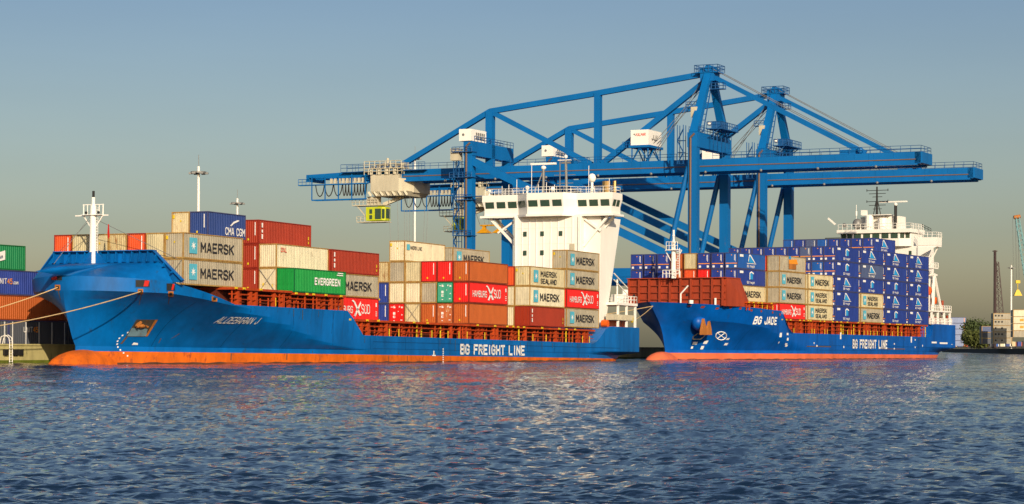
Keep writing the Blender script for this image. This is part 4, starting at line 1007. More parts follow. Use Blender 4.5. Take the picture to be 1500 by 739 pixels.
# ------------------------------------------------------------------ quay cranes (x = towards the water, y = along the quay)
CZ = 2.0
def crane_parts(root, b_variant):
    B = M['crane']; D = M['crane_dark']
    def bld(mb, name, m=B, parent=root, smooth=False): return mb.build(name, m, parent, smooth)
    V0, V1, WY = 0.0, -50.9, 9.2
    zc = lambda z: z - CZ
    for v in (V0, V1):
        for wy in (-WY, WY):
            lg = bld(MB().beam((v, wy, 1.6), (v, wy, zc(45.6)), 1.75, 1.9, up=(1, 0, 0)), 'leg')
            bld(MB().beam((v - 3.5 if v == V0 else v - 3.5, wy, 1.2), (v + 3.5, wy, 1.2), 1.2, 1.2) if False else MB().beam((v, wy - 3.6, .9), (v, wy + 3.6, .9), 1.1, 1.2), 'bogie', D, lg)
            if wy < 0:
                px_ = MB().tube((v - .35, wy - 1.05, 2), (v - .35, wy - 1.05, zc(44.8)), .22, 6).tube((v - .35, wy - 1.05, zc(44.8)), (v + .5, wy - 1.05, zc(45.6)), .22, 6)
                bld(px_, 'cable_pipe', M['pipe'], lg)
        cb = bld(MB().box((v - 1.1, -WY - .9, zc(42.9)), (v + 1.1, WY + .9, zc(45.9))), 'cross_beam')
        bld(MB().rail([(v - 1.1, -WY, zc(45.9)), (v - 1.1, WY, zc(45.9))], 1.2, 1.5, .06).rail([(v + 1.1, -WY, zc(45.9)), (v + 1.1, WY + .8, zc(45.9))], 1.2, 1.5, .06), 'railing', D, cb)
        bld(MB().box((v - .8, -WY, 1.5), (v + .8, WY, 3.2)), 'sill_beam')
    for wy in (-WY, WY):
        bld(MB().beam((V1, wy, zc(42.0)), (V0, wy, zc(18.6)), 1.35, 1.5), 'diagonal_brace')
        bld(MB().beam((V1, wy, zc(17.6)), (V0, wy, zc(17.6)), 1.3, 1.8), 'portal_beam')
        bld(MB().tube((V0 - 1.2, wy, zc(39)), (V0 - 6.2, wy, zc(18)), .55, 10), 'strut_pipe')
    # girder: two box beams with walkway
    for sg in (-1, 1):
        gb = MB()
        for v in (-66, -40, -27, -14, 12, 24, 35): gb.box((v, sg * 3.66, zc(38.65)), (v + .9, sg * 3.59, zc(40.88)))
        for v in range(-76, 44, 4): gb.box((v, sg * 3.64, zc(39.9)), (v + .1, sg * 3.59, zc(40.85)))
        bld(gb.box((-78.0, sg * 3.0 - .6, zc(38.6)), (45.5, sg * 3.0 + .6, zc(40.9))).box((-79, sg * 3.0 - .9, zc(38.3)), (44.8, sg * 3.0 + .9, zc(38.62))), 'girder')
        bld(MB().beam((-78, sg * 3.0, zc(39.95)), (-94.0, sg * 3.0, zc(40.15)), 1.2, 2.1, h2=.7), 'girder_tail')
        bld(MB().box((-70, sg * 3.0 + sg * .65, zc(39.35)), (44.5, sg * 3.0 + sg * .72, zc(39.55))), 'conductor_rail', M['pipe'])
    bld(MB().box((44.3, -3.6, zc(38.7)), (45.9, 3.6, zc(40.9))), 'boom_tip')
    mb = MB()
    for v in range(-92, 45, 9): mb.box((v, -2.4, zc(40.2)), (v + .5, 2.4, zc(40.7)))
    bld(mb, 'girder_ties')
    mb = MB()
    for v in range(-84, 42, 12): mb.ball((v + .5, -3.9, zc(38.2)), .3)
    bld(mb, 'floodlight', M['grey'])
    mb = MB().rail([(-84, -3.7, zc(40.95)), (-53, -3.7, zc(40.95))], 1.2, 2.0, .05).rail([(-48, -3.7, zc(40.95)), (-2, -3.7, zc(40.95))], 1.2, 2.0, .05).rail([(2, -3.7, zc(40.95)), (45.6, -3.7, zc(40.95)), (45.6, 3.7, zc(40.95)), (2, 3.7, zc(40.95))], 1.2, 2.0, .05)
    bld(mb, 'railing', D)
    bld(MB().box((-85, -4.9, zc(40.6)), (-64, -3.65, zc(40.75))).rail([(-85, -4.9, zc(40.75)), (-64, -4.9, zc(40.75))], 1.6, 1.5, .06), 'walkway', D)
    # upper chord, posts, diagonals, stays
    T1, T2, AP = (-50.6, 0, zc(53.2)), (-25.2, 0, zc(56.0)), (-1.0, 0, zc(58.9))
    bld(MB().beam((-74, 0, zc(41.4)), T1, 1.0, 1.1), 'upper_chord'); bld(MB().beam(T1, T2, 1.0, 1.15), 'upper_chord'); bld(MB().beam(T2, AP, 1.0, 1.15), 'upper_chord')
    bld(MB().beam((-50.6, 0, zc(40)), T1, 1.6, 1.6, up=(1, 0, 0)), 'truss_post'); bld(MB().beam((-25.2, 0, zc(40)), T2, 1.35, 1.35, up=(1, 0, 0)), 'truss_post')
    bld(MB().beam(T1, (-26.6, 0, zc(41)), .9, 1.0), 'truss_diagonal'); bld(MB().beam((-24.2, 0, zc(41)), (-.6, 0, zc(57.6)), 1.0, 1.15), 'truss_diagonal')
    for sg in (-1, 1):
        bld(MB().beam((V0, sg * WY, zc(45.6)), (V0, sg * 1.0, zc(58.8)), 1.5, 1.7, up=(1, 0, 0), w2=1.2, h2=1.4), 'a_frame_leg')
        bld(MB().beam((.8, sg * .8, zc(58.2)), (32.6, sg * 2.6, zc(41.6)), .55, .8), 'forestay')
        bld(MB().tube((1.2, sg * 1.6, zc(59.6)), (31.0, sg * 2.9, zc(43.2)), .07, 5).tube((-1, sg * .6, zc(58)), (-12, sg * .6, zc(43)), .07, 5).tube((-1, sg * 1.2, zc(56)), (-14, sg * .9, zc(43)), .07, 5), 'hoist_cable', M['grey'])
    bld(MB().beam((30.5, -3.2, zc(41.4)), (30.5, 3.2, zc(41.4)), 3.2, .9).ball((33, -3.0, zc(41.6)), .7), 'stay_bracket')
    ah = bld(MB().box((-1.6, -1.6, zc(57.2)), (1.4, 1.9, zc(59.9))).box((-2.6, -1.8, zc(58.9)), (2.4, 1.8, zc(59.1))).tube((.2, -1.9, zc(59.8)), (.2, 1.9, zc(59.8)), .75, 12), 'apex_head')
    bld(MB().rail([(-2.7, -2, zc(59.1)), (2.4, -2, zc(59.1)), (2.4, 2.2, zc(59.1)), (-2.7, 2.2, zc(59.1)), (-2.7, -2, zc(59.1))], 1.4, 1.0, .07), 'apex_platform', D, ah)
    bld(MB().box((1.2, -3.4, zc(55.2)), (4.2, -1.8, zc(55.35))).rail([(1.5, -3.3, zc(55.3)), (4.1, -3.3, zc(55.3)), (4.1, -1.8, zc(55.3))], 1.2, .8, .08), 'apex_platform', D, ah)
    mb = MB().box((-3.2, -5.6, zc(51.4)), (-.9, -4.0, zc(51.55))).rail([(-3.2, -5.5, zc(51.5)), (-.9, -5.5, zc(51.5))], 1.1, .8, .08)
    bld(mb, 'rest_platform', D); bld(MB().box((-1.6, -6.9, zc(49.3)), (-.3, -5.3, zc(51.4))), 'electric_cabinet', M['beige'])
    mb = MB()
    for k in range(9): mb.box((.3, -6.8 + k * .55, zc(46.2 + k * 1.25)), (1.0, -6.3 + k * .55, zc(46.3 + k * 1.25)))
    mb.beam((.3, -6.8, zc(46.2)), (.3, -1.8, zc(57)), .12, .35).beam((1.1, -6.8, zc(46.2)), (1.1, -1.8, zc(57)), .12, .35)
    bld(mb, 'apex_ladder', D)
    mb = MB().box((1.0, -5, zc(46.9)), (4.4, 5.2, zc(47.1))).rail([(4.3, -5, zc(47.1)), (4.3, 5, zc(47.1))], 1.3, 1.0, .08).rail([(1.2, -5, zc(47.1)), (4.3, -5, zc(47.1))], 1.3, 1.0, .08)
    for y in (-4.6, -2.5, 0, 2.5, 4.6): mb.beam((1.2, y, zc(45.2)), (3.8, y, zc(46.9)), .16, .16).beam((2.5, y, zc(43.6)), (2.5, y, zc(46.9)), .16, .16)
    mb.box((1.2, -2, zc(47.1)), (3.6, .8, zc(48.7))); bld(mb, 'winch_platform', D); bld(MB().ball((1.6, -4.4, zc(48.1)), .5), 'floodlight', M['white'])
    # stair tower beside waterside leg and landside leg
    for v, zlo, zhi in ((V0 - 2.1, 39.5, 47.5), (V1 - 2.3, 15, 44.5)):
        mb = MB()
        for dx in (0, -1.3):
            mb.tube((v + dx, -WY - .6, zc(zlo)), (v + dx, -WY - .6, zc(zhi)), .09, 5).tube((v + dx, -WY + .8, zc(zlo)), (v + dx, -WY + .8, zc(zhi)), .09, 5)
        z = zlo; k = 0
        while z < zhi - 1:
            mb.box((v - 1.4, -WY - .6, zc(z)), (v + .1, -WY + .8, zc(z) + .08)); a_, b_ = (0, -1.3) if k % 2 else (-1.3, 0)
            mb.beam((v + a_, -WY - .5, zc(z)), (v + b_, -WY - .5, zc(min(z + 2.4, zhi))), .5, .1); z += 2.4; k += 1
        bld(mb, 'stair_tower', D)
    mb = MB()
    for z, wd in ((43.6, 2.6), (38.2, 3.2), (33.4, 1.8), (25.8, 2.4), (20, 2.4)): mb.box((V1 - wd - .9, -WY - 1.6, zc(z)), (V1 + 1.3, -WY + .8, zc(z) + .14)).rail([(V1 - wd - .9, -WY - 1.6, zc(z)), (V1 + 1.2, -WY - 1.6, zc(z))], 1.1, .9, .07)
    mb.box((V1 - 1, -WY - 2.2, zc(34)), (V1 + 5.8, -WY - 1.0, zc(34.15)))
    bld(mb, 'leg_platform', D)
    hs = bld(MB().box((V1 - 2.0, -WY - 1.2, zc(46.0)), (V1 + .9, -WY + 6.0, zc(48.5))), 'switch_house', M['white'])
    mb = MB()
    for r_ in range(2):
        for k in range(5): mb.box((V1 + .9, -WY + 1.0 + k * .9, zc(46.4 + r_ * .9)), (V1 + .95, -WY + 1.6 + k * .9, zc(47.0 + r_ * .9)))
    mb.tube((V1 - 1.0, -WY - 1.2, zc(47.3)), (V1 - 1.0, -WY - 1.25, zc(47.3)), .3); bld(mb, 'louver', M['grey'], hs)
    bld(MB().box((V1 - 4.2, -WY - 1.0, zc(41.9)), (V1 - 2.2, -WY + .6, zc(44.5))), 'electric_cabinet', M['beige'])
    # machinery house on a trestle
    mh = bld(MB().box((-16.2, -3.6, zc(44.3)), (-12.2, 3.6, zc(47.5))), 'machinery_house', M['white'])
    mb = MB().box((-16.6, -3.9, zc(43.8)), (-11.9, 3.9, zc(44.3)))
    for x in (-16, -12.4):
        for y in (-3.4, 3.4): mb.beam((x, y, zc(40.9)), (x, y, zc(43.8)), .22, .22)
        mb.beam((x, -3.4, zc(40.9)), (x, 0, zc(43.8)), .2, .2).beam((x, 0, zc(43.8)), (x, 3.4, zc(40.9)), .2, .2)
    for y in (-3.4, 3.4): mb.beam((-16, y, zc(40.9)), (-14.2, y, zc(43.8)), .2, .2).beam((-14.2, y, zc(43.8)), (-12.4, y, zc(40.9)), .2, .2)
    mb.box((-18.2, -3.4, zc(43.9)), (-16.5, -1.6, zc(44.0))).rail([(-18.2, -3.4, zc(44)), (-16.5, -3.4, zc(44))], 1.1, .7, .06); bld(mb, 'house_trestle')
    link('lettering', text('KALMAR', .62, width=2.15, bold=.012), M['redt'], mh, (-15.0, -3.66, zc(46.2)))
    bld(MB().tube((-15.6, -3.64, zc(46.6)), (-15.35, -3.64, zc(46.7)), .07, 5).tube((-15.35, -3.64, zc(46.7)), (-15.15, -3.64, zc(46.3)), .07, 5), 'emblem', M['blackt'], mh)
    o_ = link('lettering', text('JJI', 1.2, width=3.2, bold=.012, shear=.2), M['blackt'], mh, (-12.14, -2.0, zc(45.4))); o_.rotation_euler.z = R(90)
    # festoon frame under the tail
    VE = -78.6
    mb = MB().box((-96.0, -4.8, zc(38.0)), (VE, -3.7, zc(38.2)))
    mb.beam((-94, -4.7, zc(39.9)), (VE, -4.7, zc(39.9)), .14, .14).beam((-92.5, -4.7, zc(34.7)), (VE, -4.7, zc(34.7)), .26, .28).beam((-92.5, -2.6, zc(34.7)), (VE, -2.6, zc(34.7)), .16, .16).box((-94.6, -3.6, zc(39.0)), (-93.9, 3.6, zc(40.5)))
    v = -92.5
    while v < VE: mb.beam((v, -4.7, zc(34.7)), (v, -4.7, zc(40.2)), .2, .2).beam((v, -4.7, zc(34.7)), (v, -2.6, zc(34.7)), .14, .14); v += 3.4
    mb.rail([(-96, -4.7, zc(38.2)), (-93, -4.7, zc(38.2))], 1.2, 1, .07)
    bld(mb, 'festoon_frame', B)
    mb = MB(); v = -91.8
    while v < VE - .5:
        wl = 2.2 if v < -87 else .72
        mb.path([(v + wl * t, -4.2, zc(38.0 - 2.5 * math.sin(math.pi * t) ** .6)) for t in (0, .12, .3, .5, .7, .88, 1)], .12, 5); v += wl * 1.05
    bld(mb, 'festoon_cable', M['black'])
    mb = MB(); v = -88
    while v < VE - .6: mb.box((v, -4.4, zc(38.3)), (v + .45, -3.8, zc(39.4))); v += 1.0
    bld(mb, 'cable_carrier', M['beige'])
    # trolley with hopper shaped machine house and operator cab
    tv = -73.0
    tr = bld(MB().prism([(tv - 4.4, -5.0), (tv + 2.6, -5.0), (tv + 2.6, 5.6), (tv - 4.4, 5.6)], zc(36.2), zc(39.9)).prism([(tv + 2.6, -5.0), (tv + 4.8, -2.0), (tv + 4.8, 5.6), (tv + 2.6, 5.6)], zc(36.0), zc(39.0)).prism([(tv - 3.8, -4.4), (tv + 4.0, -4.4), (tv + 4.0, 5), (tv - 3.8, 5)], zc(35.2), zc(36.2), top=[(tv - 4.4, -5.0), (tv + 4.6, -4.9), (tv + 4.6, 5.5), (tv - 4.4, 5.5)]), 'trolley', M['beige'])
    mb = MB().rail([(tv - 5.8, -5.4, zc(39.9)), (tv + 3.6, -5.4, zc(39.9)), (tv + 3.6, 5.6, zc(39.9))], 1.3, 1, .09).rail([(tv - 5.8, -5.4, zc(41.3)), (tv + 3.4, -5.4, zc(41.3))], 1.5, 1.3, .09)
    mb.box((tv - 5.9, -5.5, zc(41.2)), (tv + 3.5, -4.2, zc(41.3)))
    for k in range(6): mb.box((tv - 5 + k * 1.5, -3.9, zc(41.2)), (tv - 4.2 + k * 1.5, -1.5, zc(41.9 + (k % 3) * .35)))
    for k in range(4): mb.tube((tv - 4.3 + k * 2, -5.0, zc(39.9)), (tv - 4.3 + k * 2, -5.0, zc(41)), .35, 8)
    mb.tube((tv - 1.2, -3, zc(41)), (tv - 1.2, -3, zc(43.6)), .3, 8).box((tv - 2.5, -3.4, zc(42.2)), (tv + .8, -2.6, zc(42.6)))
    for k in range(7): mb.beam((tv - 4.5 + k * 1.5, -4.6, zc(35.3)), (tv - 5 + k * 1.5, -4.9, zc(36.2)), .25, .5)
    bld(mb, 'trolley_machinery', M['beige'], tr)
    mb = MB().box((tv - 9.5, -4.2, zc(33.2)), (tv - 1.5, -1.0, zc(33.4))).rail([(tv - 9.5, -4.2, zc(33.4)), (tv - 3, -4.2, zc(33.4))], 1.2, .9, .07).beam((tv - 2.5, -2.4, zc(33.5)), (tv + 3, -1, zc(35.6)), 1.2, .7)
    mb.beam((tv - 8.4, -3.8, zc(33.2)), (tv - 5.6, -3.8, zc(30.2)), .2, .2).box((tv - 8.2, -4.4, zc(29.5)), (tv - 1.2, -1.2, zc(29.7))).rail([(tv - 8.2, -4.4, zc(29.7)), (tv - 6.2, -4.4, zc(29.7))], 1.1, .7, .07)
    mb.box((tv - 5.9, -3.8, zc(33.4)), (tv - 3.6, -1.6, zc(35.2)))
    bld(mb, 'cab_platform', M['beige'], tr)
    cb = bld(MB().prism([(tv - 6.0, -4.2), (tv - 2.0, -4.2), (tv - 1.4, -3.6), (tv - 1.4, -1.4), (tv - 6.0, -1.4)], zc(29.9), zc(32.9)).box((tv - 3.4, -3.6, zc(32.9)), (tv - 2.2, -2.4, zc(33.3))), 'operator_cab', M['lime'], tr)
    mb = MB().box((tv - 3.7, -4.26, zc(30.2)), (tv - 2.2, -4.2, zc(32.5))).box((tv - 5.1, -4.26, zc(31.4)), (tv - 4.4, -4.2, zc(32.4))).box((tv - 5.1, -4.26, zc(30.2)), (tv - 4.4, -4.2, zc(31.1))).box((tv - 1.4, -3.4, zc(30.4)), (tv - 1.33, -1.6, zc(32.5))).box((tv - 1.9, -4.3, zc(30.4)), (tv - 1.45, -3.9, zc(32.4)))
    bld(mb, 'cab_window', M['glass'], tr)
    zlow = 17.0 if not b_variant else 31.2
    mb = MB()
    for k, (x, y) in enumerate(((-1, -3), (1.2, -3), (2.4, -2), (3.8, -2), (5.0, 3), (5.8, 3), (0.4, 3), (2, 3))):
        mb.tube((tv + x, y, zc(35.5)), (tv + 2.4 + (x - 2.4) * (.8 if not b_variant else .6), y * .8, zc(zlow)), .045 if not b_variant else .06, 4)
    bld(mb, 'hoist_rope', M['grey'], tr)
    sp_ = bld(MB().box((tv - .6, -.5, zc(zlow - .3)), (tv + 5.8, .5, zc(zlow))).prism([(tv - 1.2, -1.4), (tv + 1.9, -1.4), (tv + 1.9, 1.4), (tv - 1.2, 1.4)], zc(zlow - 2.0), zc(zlow - .9), top=[(tv, -.5), (tv + .7, -.5), (tv + .7, .5), (tv, .5)]).prism([(tv + 3.0, -1.4), (tv + 6.1, -1.4), (tv + 6.1, 1.4), (tv + 3.0, 1.4)], zc(zlow - 2.0), zc(zlow - .9), top=[(tv + 4.2, -.5), (tv + 4.9, -.5), (tv + 4.9, .5), (tv + 4.2, .5)]).box((tv, -.4, zc(zlow - .9)), (tv + .7, .4, zc(zlow - .3))).box((tv + 4.2, -.4, zc(zlow - .9)), (tv + 4.9, .4, zc(zlow - .3))), 'spreader', mat('spreader orange', (.65, .30, .01), .5), tr)

PC = Vector((40.8, 466.3, CZ))
avec = Vector((math.sin(A1), math.cos(A1), 0))
for i in range(2):
    mw = Matrix.Translation(PC + avec * (42.0 * i)) @ Matrix.Rotation(-A1, 4, 'Z')
    rt = thing('quay_crane', ['taller nearer blue quay crane with beige trolley hanging high over the left ship', 'second blue quay crane standing behind, boom reaching farthest right'][i], 'crane', mw, 'blue ship to shore cranes')
    crane_parts(rt, i == 1)

# ------------------------------------------------------------------ containers on the quay at the left edge
def quay_container(px_right, s, tier, colour, lg, label):
    u1 = findu(px_right, s); L = 13.6
    t = container(QROT @ Matrix.Translation((s, u1 - L, 2.05 + 2.9 * tier)) @ Matrix.Rotation(R(90), 4, 'Z'), colour, L, None, None, label, 'containers on the left quay')
    return t
SQ = -163.4
for k, (pr, c) in enumerate(((118, 'slate'), (104, 'orange'), (53, 'blue'), (36, 'dark green'))):
    pass
def qc(pr, tier, c, label):
    t = quay_container(pr, SQ, tier, c, None, label)
    return t
q0 = qc(118, 0, 'slate', 'slate curtain sided container on the quay beside the blue bow, bottom of its stack')
q1 = qc(76, 0, 'slate', 'slate container with white posts at the left picture edge, bottom of its stack') if False else None
uL = findu(118, SQ) - 13.7
def qc_u(u1, tier, c, label, L=13.6):
    return container(QROT @ Matrix.Translation((SQ, u1 - L, 2.05 + 2.88 * tier)) @ Matrix.Rotation(R(90), 4, 'Z'), c, L, None, None, label, 'containers on the left quay')
q1 = qc_u(uL, 0, 'slate', 'slate curtain sided container left of the quay wall ladder, bottom tier')
ub = findu(104, SQ)
q2 = qc_u(ub, 1, 'brown', 'orange brown container above the slate one beside the ship bow')
q3 = qc_u(ub - 13.75, 1, 'brown', 'orange brown container at the left picture edge, second tier')
q4 = qc_u(findu(56, SQ), 2, 'blue', 'blue container with orange and white lettering on the quay, third tier')
q5 = qc_u(findu(37, SQ), 3, 'dark green', 'green container topmost of the stack on the quay at left edge')
# the container frames above face the water with local y = 0 .. turned so that -y looks to the camera
def side_mark(t, me, m, x, z, name='lettering'):
    o_ = link(name, me, m, t, (x, -0.05, z)); return o_
for t in (q0, q1):
    for k in range(6):
        side_mark(t, quads('post', [(0,0,.14,0,.14,2.55,0,2.55)]), M['whitet'], .5 + k * 2.45, .15, 'white_post')
side_mark(q0, text('UNIT', .65, width=1.7, bold=.012), M['whitet'], 2.6, 1.5); side_mark(q0, text('45', .65, width=.9, bold=.012), M['oranget'], 4.4, 1.5)
side_mark(q4, text('UNIT', .65, width=1.7, bold=.012), M['whitet'], 6.0, 1.25); side_mark(q4, text('45', .65, width=.9, bold=.012), M['oranget'], 7.8, 1.25); side_mark(q4, text('.com', .45, width=1.0, bold=.012), M['whitet'], 8.8, 1.25)
side_mark(q5, quads('evl', [(0,0,2.2,.45,2.2,1.5,0,1.0)]), M['whitet'], 7.6, .7, 'emblem'); side_mark(q5, quads('evl2', [(0,0,1.5,.3,1.5,.65,0,.35)]), M['bluet'], 7.9, 1.0, 'emblem')

# ------------------------------------------------------------------ tall light masts of the terminal
def light_mast(px, ytop, Y, label, z0=2.0, r=.24):
    p = at(px, ytop, Y); h = p.z - z0
    t = thing('light_mast', label, 'light mast', (p.x, p.y, z0), 'terminal light masts')
    MB().tube((0, 0, 0), (0, 0, h), r * 1.4, 10, r2=r).build('pole', M['white'], t)
    MB().tube((0, 0, h - 1.3), (0, 0, h - 1.0), 1.5, 14).tube((0, 0, h), (0, 0, h + 2.2), .06, 5).build('head_ring', M['grey'], t)
    for k in range(6):
        a = k * math.pi / 3; MB().box((1.5 * math.cos(a) - .35, 1.5 * math.sin(a) - .35, h - 1.5), (1.5 * math.cos(a) + .35, 1.5 * math.sin(a) + .35, h - 1.15)).build('lamp_head', M['grey'], t)
light_mast(290, 244, 430, 'tall white light mast behind the leftmost deck containers')
light_mast(347, 291, 560, 'shorter distant light mast just above the dark red container')
light_mast(607, 226, 640, 'white light mast behind the trolley of the nearer crane')
light_mast(1481, 389, 1060, 'thin pale light mast above the far quay at right', z0=2.6, r=.34)

# ------------------------------------------------------------------ far shore on the right
P0, P1 = Vector((214, 930, 0)), Vector((300, 1500, 0)); P1 = P0 + (P1 - P0) * 1.6
mb = MB(); dirn = (P1 - P0).normalized(); back = P0 - dirn * 500
poly = [(back.x, back.y), (back.x + 900, back.y), (P1.x + 900, P1.y + 300), (P1.x, P1.y)]
o = mb.prism(poly, -1, 2.6).build('far_bank', mat('far bank dark stone', (.07, .065, .055), .9, var=.4)); tag(o, kind='structure')
def block(name, label, cat, px0, px1, py0, py1, Y, depth, m, group=None):
    a = at(px0, py0, Y); b = at(px1, py1, Y)
    return a, b
def far_container(px0, px1, z, Y, hgt, colour, label, group, L=None, mk=None):
    a = at(px0, 500, Y); b = at(px1, 500, Y); L = b.x - a.x
    t = thing('shipping_container', label, 'container', (a.x, Y, z), group)
    MB().box((0, 0, 0), (L, 2.44 * 2, hgt - .12)).build('body', CP[colour] if isinstance(colour, str) else colour, t)
    MB().box((-.06, -.06, 0), (.25, .1, hgt - .05)).box((L - .25, -.06, 0), (L + .06, .1, hgt - .05)).box((0, -.05, hgt - .25), (L, .1, hgt - .05)).build('frame', FRAMEM['blue'] if colour == 'bluegrey' else FRAMEM['light'], t)
    if mk: MB().box((L * .35, -.1, .9), (L * .55, -.02, 1.9)).build('emblem', M['oranget'], t); MB().box((L * .58, -.1, 1.0), (L * .95, -.02, 1.6)).build('marking', M['blackt'], t)
    return t
cpaint('bluegrey', (0.22, 0.27, 0.42), 0.05)
ORDF = ['bottom', 'second', 'third', 'fourth', 'top']
for k in range(5):
    t = far_container(1388, 1415, 3.9 + k * 3.05, 1190, 3.0, 'bluegrey', '%s pale blue container of the stack right of the far stern' % ORDF[k], 'pale blue containers on the far quay')
    MB().box((8.6, -.1, .3), (8.9, -.02, 2.6)).build('code_line', M['oranget'], t)
for k in range(4):
    far_container(1484, 1512, 7.4 + k * 2.95 - (2.95 if k < 0 else 0), 960, 2.9, 'white' if k > 0 else 'grey', '%s cream container of the stack at the right picture edge' % ['bottom', 'second', 'third', 'top'][k], 'cream containers on the far quay', mk=k in (1, 2))
for k in range(5):
    t = far_container(1455, 1482.5, 4.6 + k * 2.7, 985, 2.65, 'grey', '%s reefer container below the dark lattice tower' % ORDF[k], 'reefer containers below the dark tower')
    for j in range(3):
        if (k, j) in ((2, 1), (0, 1)): continue
        MB().tube((1.0 + j * 1.4, -.04, 1.5), (1.0 + j * 1.4, -.1, 1.5), .42, 10).build('fan_opening', M['black'], t)
for k in range(3):
    far_container(1438, 1454, 4.6 + k * 2.7, 1010, 2.65, 'slate' if k < 2 else 'dull blue', '%s dull grey container between the trees and the reefer stack' % ['bottom', 'middle', 'top'][k], 'dull grey containers on the far quay')
# row of vehicles and low boxes along the far quay
rg = random.Random(21); px = 1396; cols = ['dark red', 'navy', 'brown', 'slate', 'brown', 'dark red', 'brown', 'slate', 'bright blue', 'white', 'navy', 'cream', 'blue', 'slate', 'red', 'cream', 'slate', 'orange']
adj = ['first', 'second', 'third', 'fourth', 'fifth', 'sixth', 'seventh', 'eighth', 'ninth', 'tenth', 'eleventh', 'twelfth', 'thirteenth', 'fourteenth', 'fifteenth', 'sixteenth', 'seventeenth', 'eighteenth', 'nineteenth']
for i, c in enumerate(cols):
    if px > 1512: break
    wd = rg.uniform(5.5, 8.0); Y = interp(px, [(1398, 1230), (1500, 935)])
    a = at(px, 505, Y); L = wd / F * Y
    t = thing('parked_truck', '%s truck from the left in the far quay row, %s' % (adj[i], c), 'truck', (a.x, Y, 2.6), 'trucks along the far quay')
    MB().box((0, 0, .9), (L * .72, 2.4, 3.0 + rg.uniform(-.3, .3))).build('cargo_box', CP[c], t)
    MB().box((L * .76, .1, .6), (L * .98, 2.3, 2.7)).build('cab', M['white'] if rg.random() < .4 else CP[rg.choice(cols)], t)
    for q in (.15, .55, .86): MB().tube((L * q, -.05, .48), (L * q, .25, .48), .48, 10).build('wheel', M['black'], t)
    px += wd + 1.2
# dark tower with lattice
tp = at(1457, 367, 1045); tw = thing('lattice_tower', 'dark column with a leaning lattice mast above the far quay', 'tower', (tp.x, 1045, 2.6))
MB().tube((0, 0, 0), (0, 0, tp.z - 2.6), .62, 10).box((-1, -.8, tp.z - 3.2), (1, .8, tp.z - 2.8)).build('column', mat('tower brown', (.05, .03, .03), .6), tw)
mb = MB()
zt_ = tp.z - 8
for k in range(14):
    z0_, z1_ = zt_ * k / 14, zt_ * (k + 1) / 14; xa, xb = 5.6 - 3.9 * k / 14, 5.6 - 3.9 * (k + 1) / 14
    mb.beam((.6, 0, z0_), (.6, 0, z1_), .32, .32).beam((xa, 0, z0_), (xb, 0, z1_), .38, .38).beam((.6, 0, z0_), (xb, 0, z1_), .24, .24).beam((xa, 0, z0_), (.6, 0, z1_), .24, .24).beam((.6, 0, z1_), (xb, 0, z1_), .24, .24).beam((xa * .6, 1.5, z0_), (xb * .6, 1.5, z1_), .28, .28)
mb.build('lattice', mat('tower grey brown', (.07, .05, .045), .6), tw)
# teal harbour crane at the right edge
Yc = 820; tj = at(1489, 318, Yc); jb = at(1516, 470, Yc)
tcn = thing('harbour_crane', 'teal lattice boom crane with yellow hook block at the right picture edge', 'crane', (jb.x, Yc, 2.6))
teal = mat('teal crane paint', (.12, .33, .36), .5); mb = MB(); off = Vector((jb.x, Yc, 2.6)); a = tj - off; b = Vector((0, 0, jb.z - 2.6)); sv = Vector((1, 0, .18)).normalized()
n = 22
for k in range(n):
    p = b.lerp(a, k / n); q = b.lerp(a, (k + 1) / n); w0 = 1.3 * (1 - k / n * .55); w1 = 1.3 * (1 - (k + 1) / n * .55)
    for sg in (-1, 1):
        for yy in (-.7, .7): mb.beam(p + sv * sg * w0 + Vector((0, yy, 0)), q + sv * sg * w1 + Vector((0, yy, 0)), .2, .2)
    mb.beam(p - sv * w0, q + sv * w1, .13, .13).beam(p + sv * w0, q - sv * w1, .13, .13)
mb.build('boom', teal, tcn)
MB().box((-2, -2, 0), (2, 2, b.z - 2)).box((-3, -3, b.z - 2), (5, 3, b.z + 3)).build('slewing_tower', teal, tcn)
MB().tube(a - sv * 1.2, a + sv * 1.2, .7, 10).build('sheave', M['anchor'], tcn)
hk = at(1490.5, 411, Yc) - off
MB().prism([(hk.x - .8, -.5), (hk.x + .8, -.5), (hk.x + .8, .5), (hk.x - .8, .5)], hk.z - 1.1, hk.z).tube((hk.x, 0, hk.z - 3.5), (hk.x, 0, hk.z - 1), .12).prism([(hk.x - 1.5, -.9), (hk.x + 1.5, -.9), (hk.x + 1.5, .9), (hk.x - 1.5, .9)], hk.z - 5.6, hk.z - 3.4, top=[(hk.x - .4, -.4), (hk.x + .4, -.4), (hk.x + .4, .4), (hk.x - .4, .4)]).build('hook_block', M['yellow'], tcn)
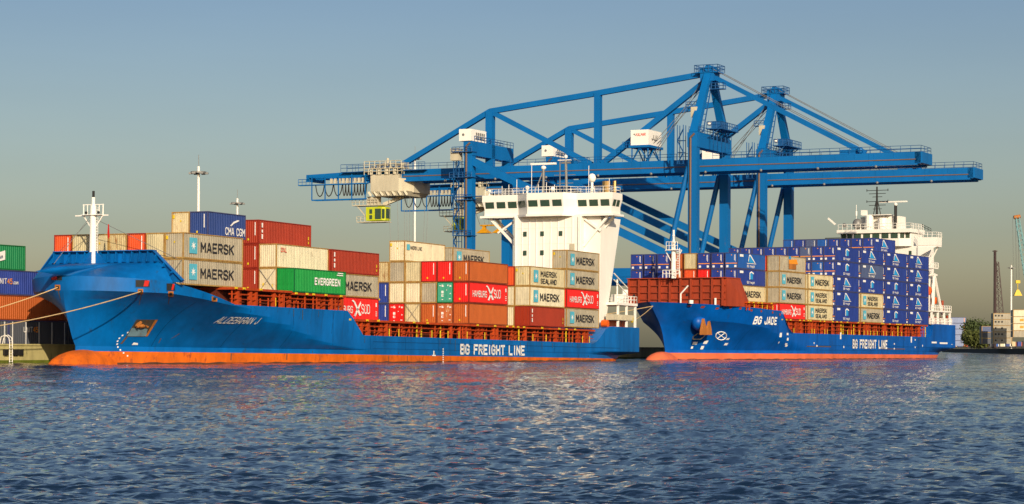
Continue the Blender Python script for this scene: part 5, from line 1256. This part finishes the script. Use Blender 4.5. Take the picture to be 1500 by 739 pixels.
MB().tube((a.x - .5, 0, a.z), (hk.x - .5, 0, hk.z), .07, 4).tube((a.x + .4, 0, a.z), (hk.x + .5, 0, hk.z), .07, 4).tube((a.x - 1.6, 0, a.z), (hk.x - 1.5, 0, hk.z), .05, 4).build('hoist_rope', M['grey'], tcn)
MB().box((-3.5, -3.2, b.z + 1.5), (-1.2, -1.5, b.z + 5)).build('operator_cab', M['white'], tcn)

# trees between the stacks
leafm = [mat('foliage %d' % i, c, .7, var=.5, scale=.4, streak=1) for i, c in enumerate([(.07, .10, .03), (.11, .13, .03), (.055, .085, .03)])]
def tree(px, pyt, Y, w_, label, mi):
    p = at(px, pyt, Y); h = p.z - 2.6; t = thing('tree', label, 'tree', (p.x, Y, 2.6), 'trees on the far shore'); rg = random.Random(int(px * 7 + 1))
    MB().tube((0, 0, 0), (0, 0, h * .45), .45, 8, r2=.25).tube((0, 0, h * .35), (w_ * .2, 0, h * .7), .2, 6).tube((0, 0, h * .35), (-w_ * .2, .5, h * .65), .2, 6).build('trunk', M['bark'], t)
    mb = MB(); cl = [(Vector((rg.uniform(-.36, .36) * w_, rg.uniform(-.3, .3) * w_, h * rg.uniform(.32, .82))), rg.uniform(.13, .24) * w_) for _ in range(22)]
    for c_, r_ in cl:
        for _ in range(230):
            d = Vector((rg.gauss(0, 1), rg.gauss(0, 1), rg.gauss(0, 1))).normalized() * r_ * rg.uniform(.35, 1.1); q = c_ + d; s_ = rg.uniform(.22, .5)
            u_ = Vector((rg.gauss(0, 1), rg.gauss(0, 1), rg.gauss(0, 1))).normalized() * s_; v_ = u_.cross(d.normalized() + Vector((.1, 0, .2))).normalized() * s_
            mb.add([q - u_, q + v_, q + u_, q - v_], [(0, 1, 2, 3)])
    mb.build('crown', leafm[mi], t)
tree(1434, 466, 1120, 19, 'tallest round dark tree between the blue stack and grey stack', 0)
tree(1449, 473, 1130, 11, 'dark tree just right of the tallest tree', 2)
tree(1423, 484, 1110, 10, 'lighter green tree beside the pale blue container stack', 1)
tree(1437, 488, 1100, 17, 'low light green tree in front of the tallest tree', 1)
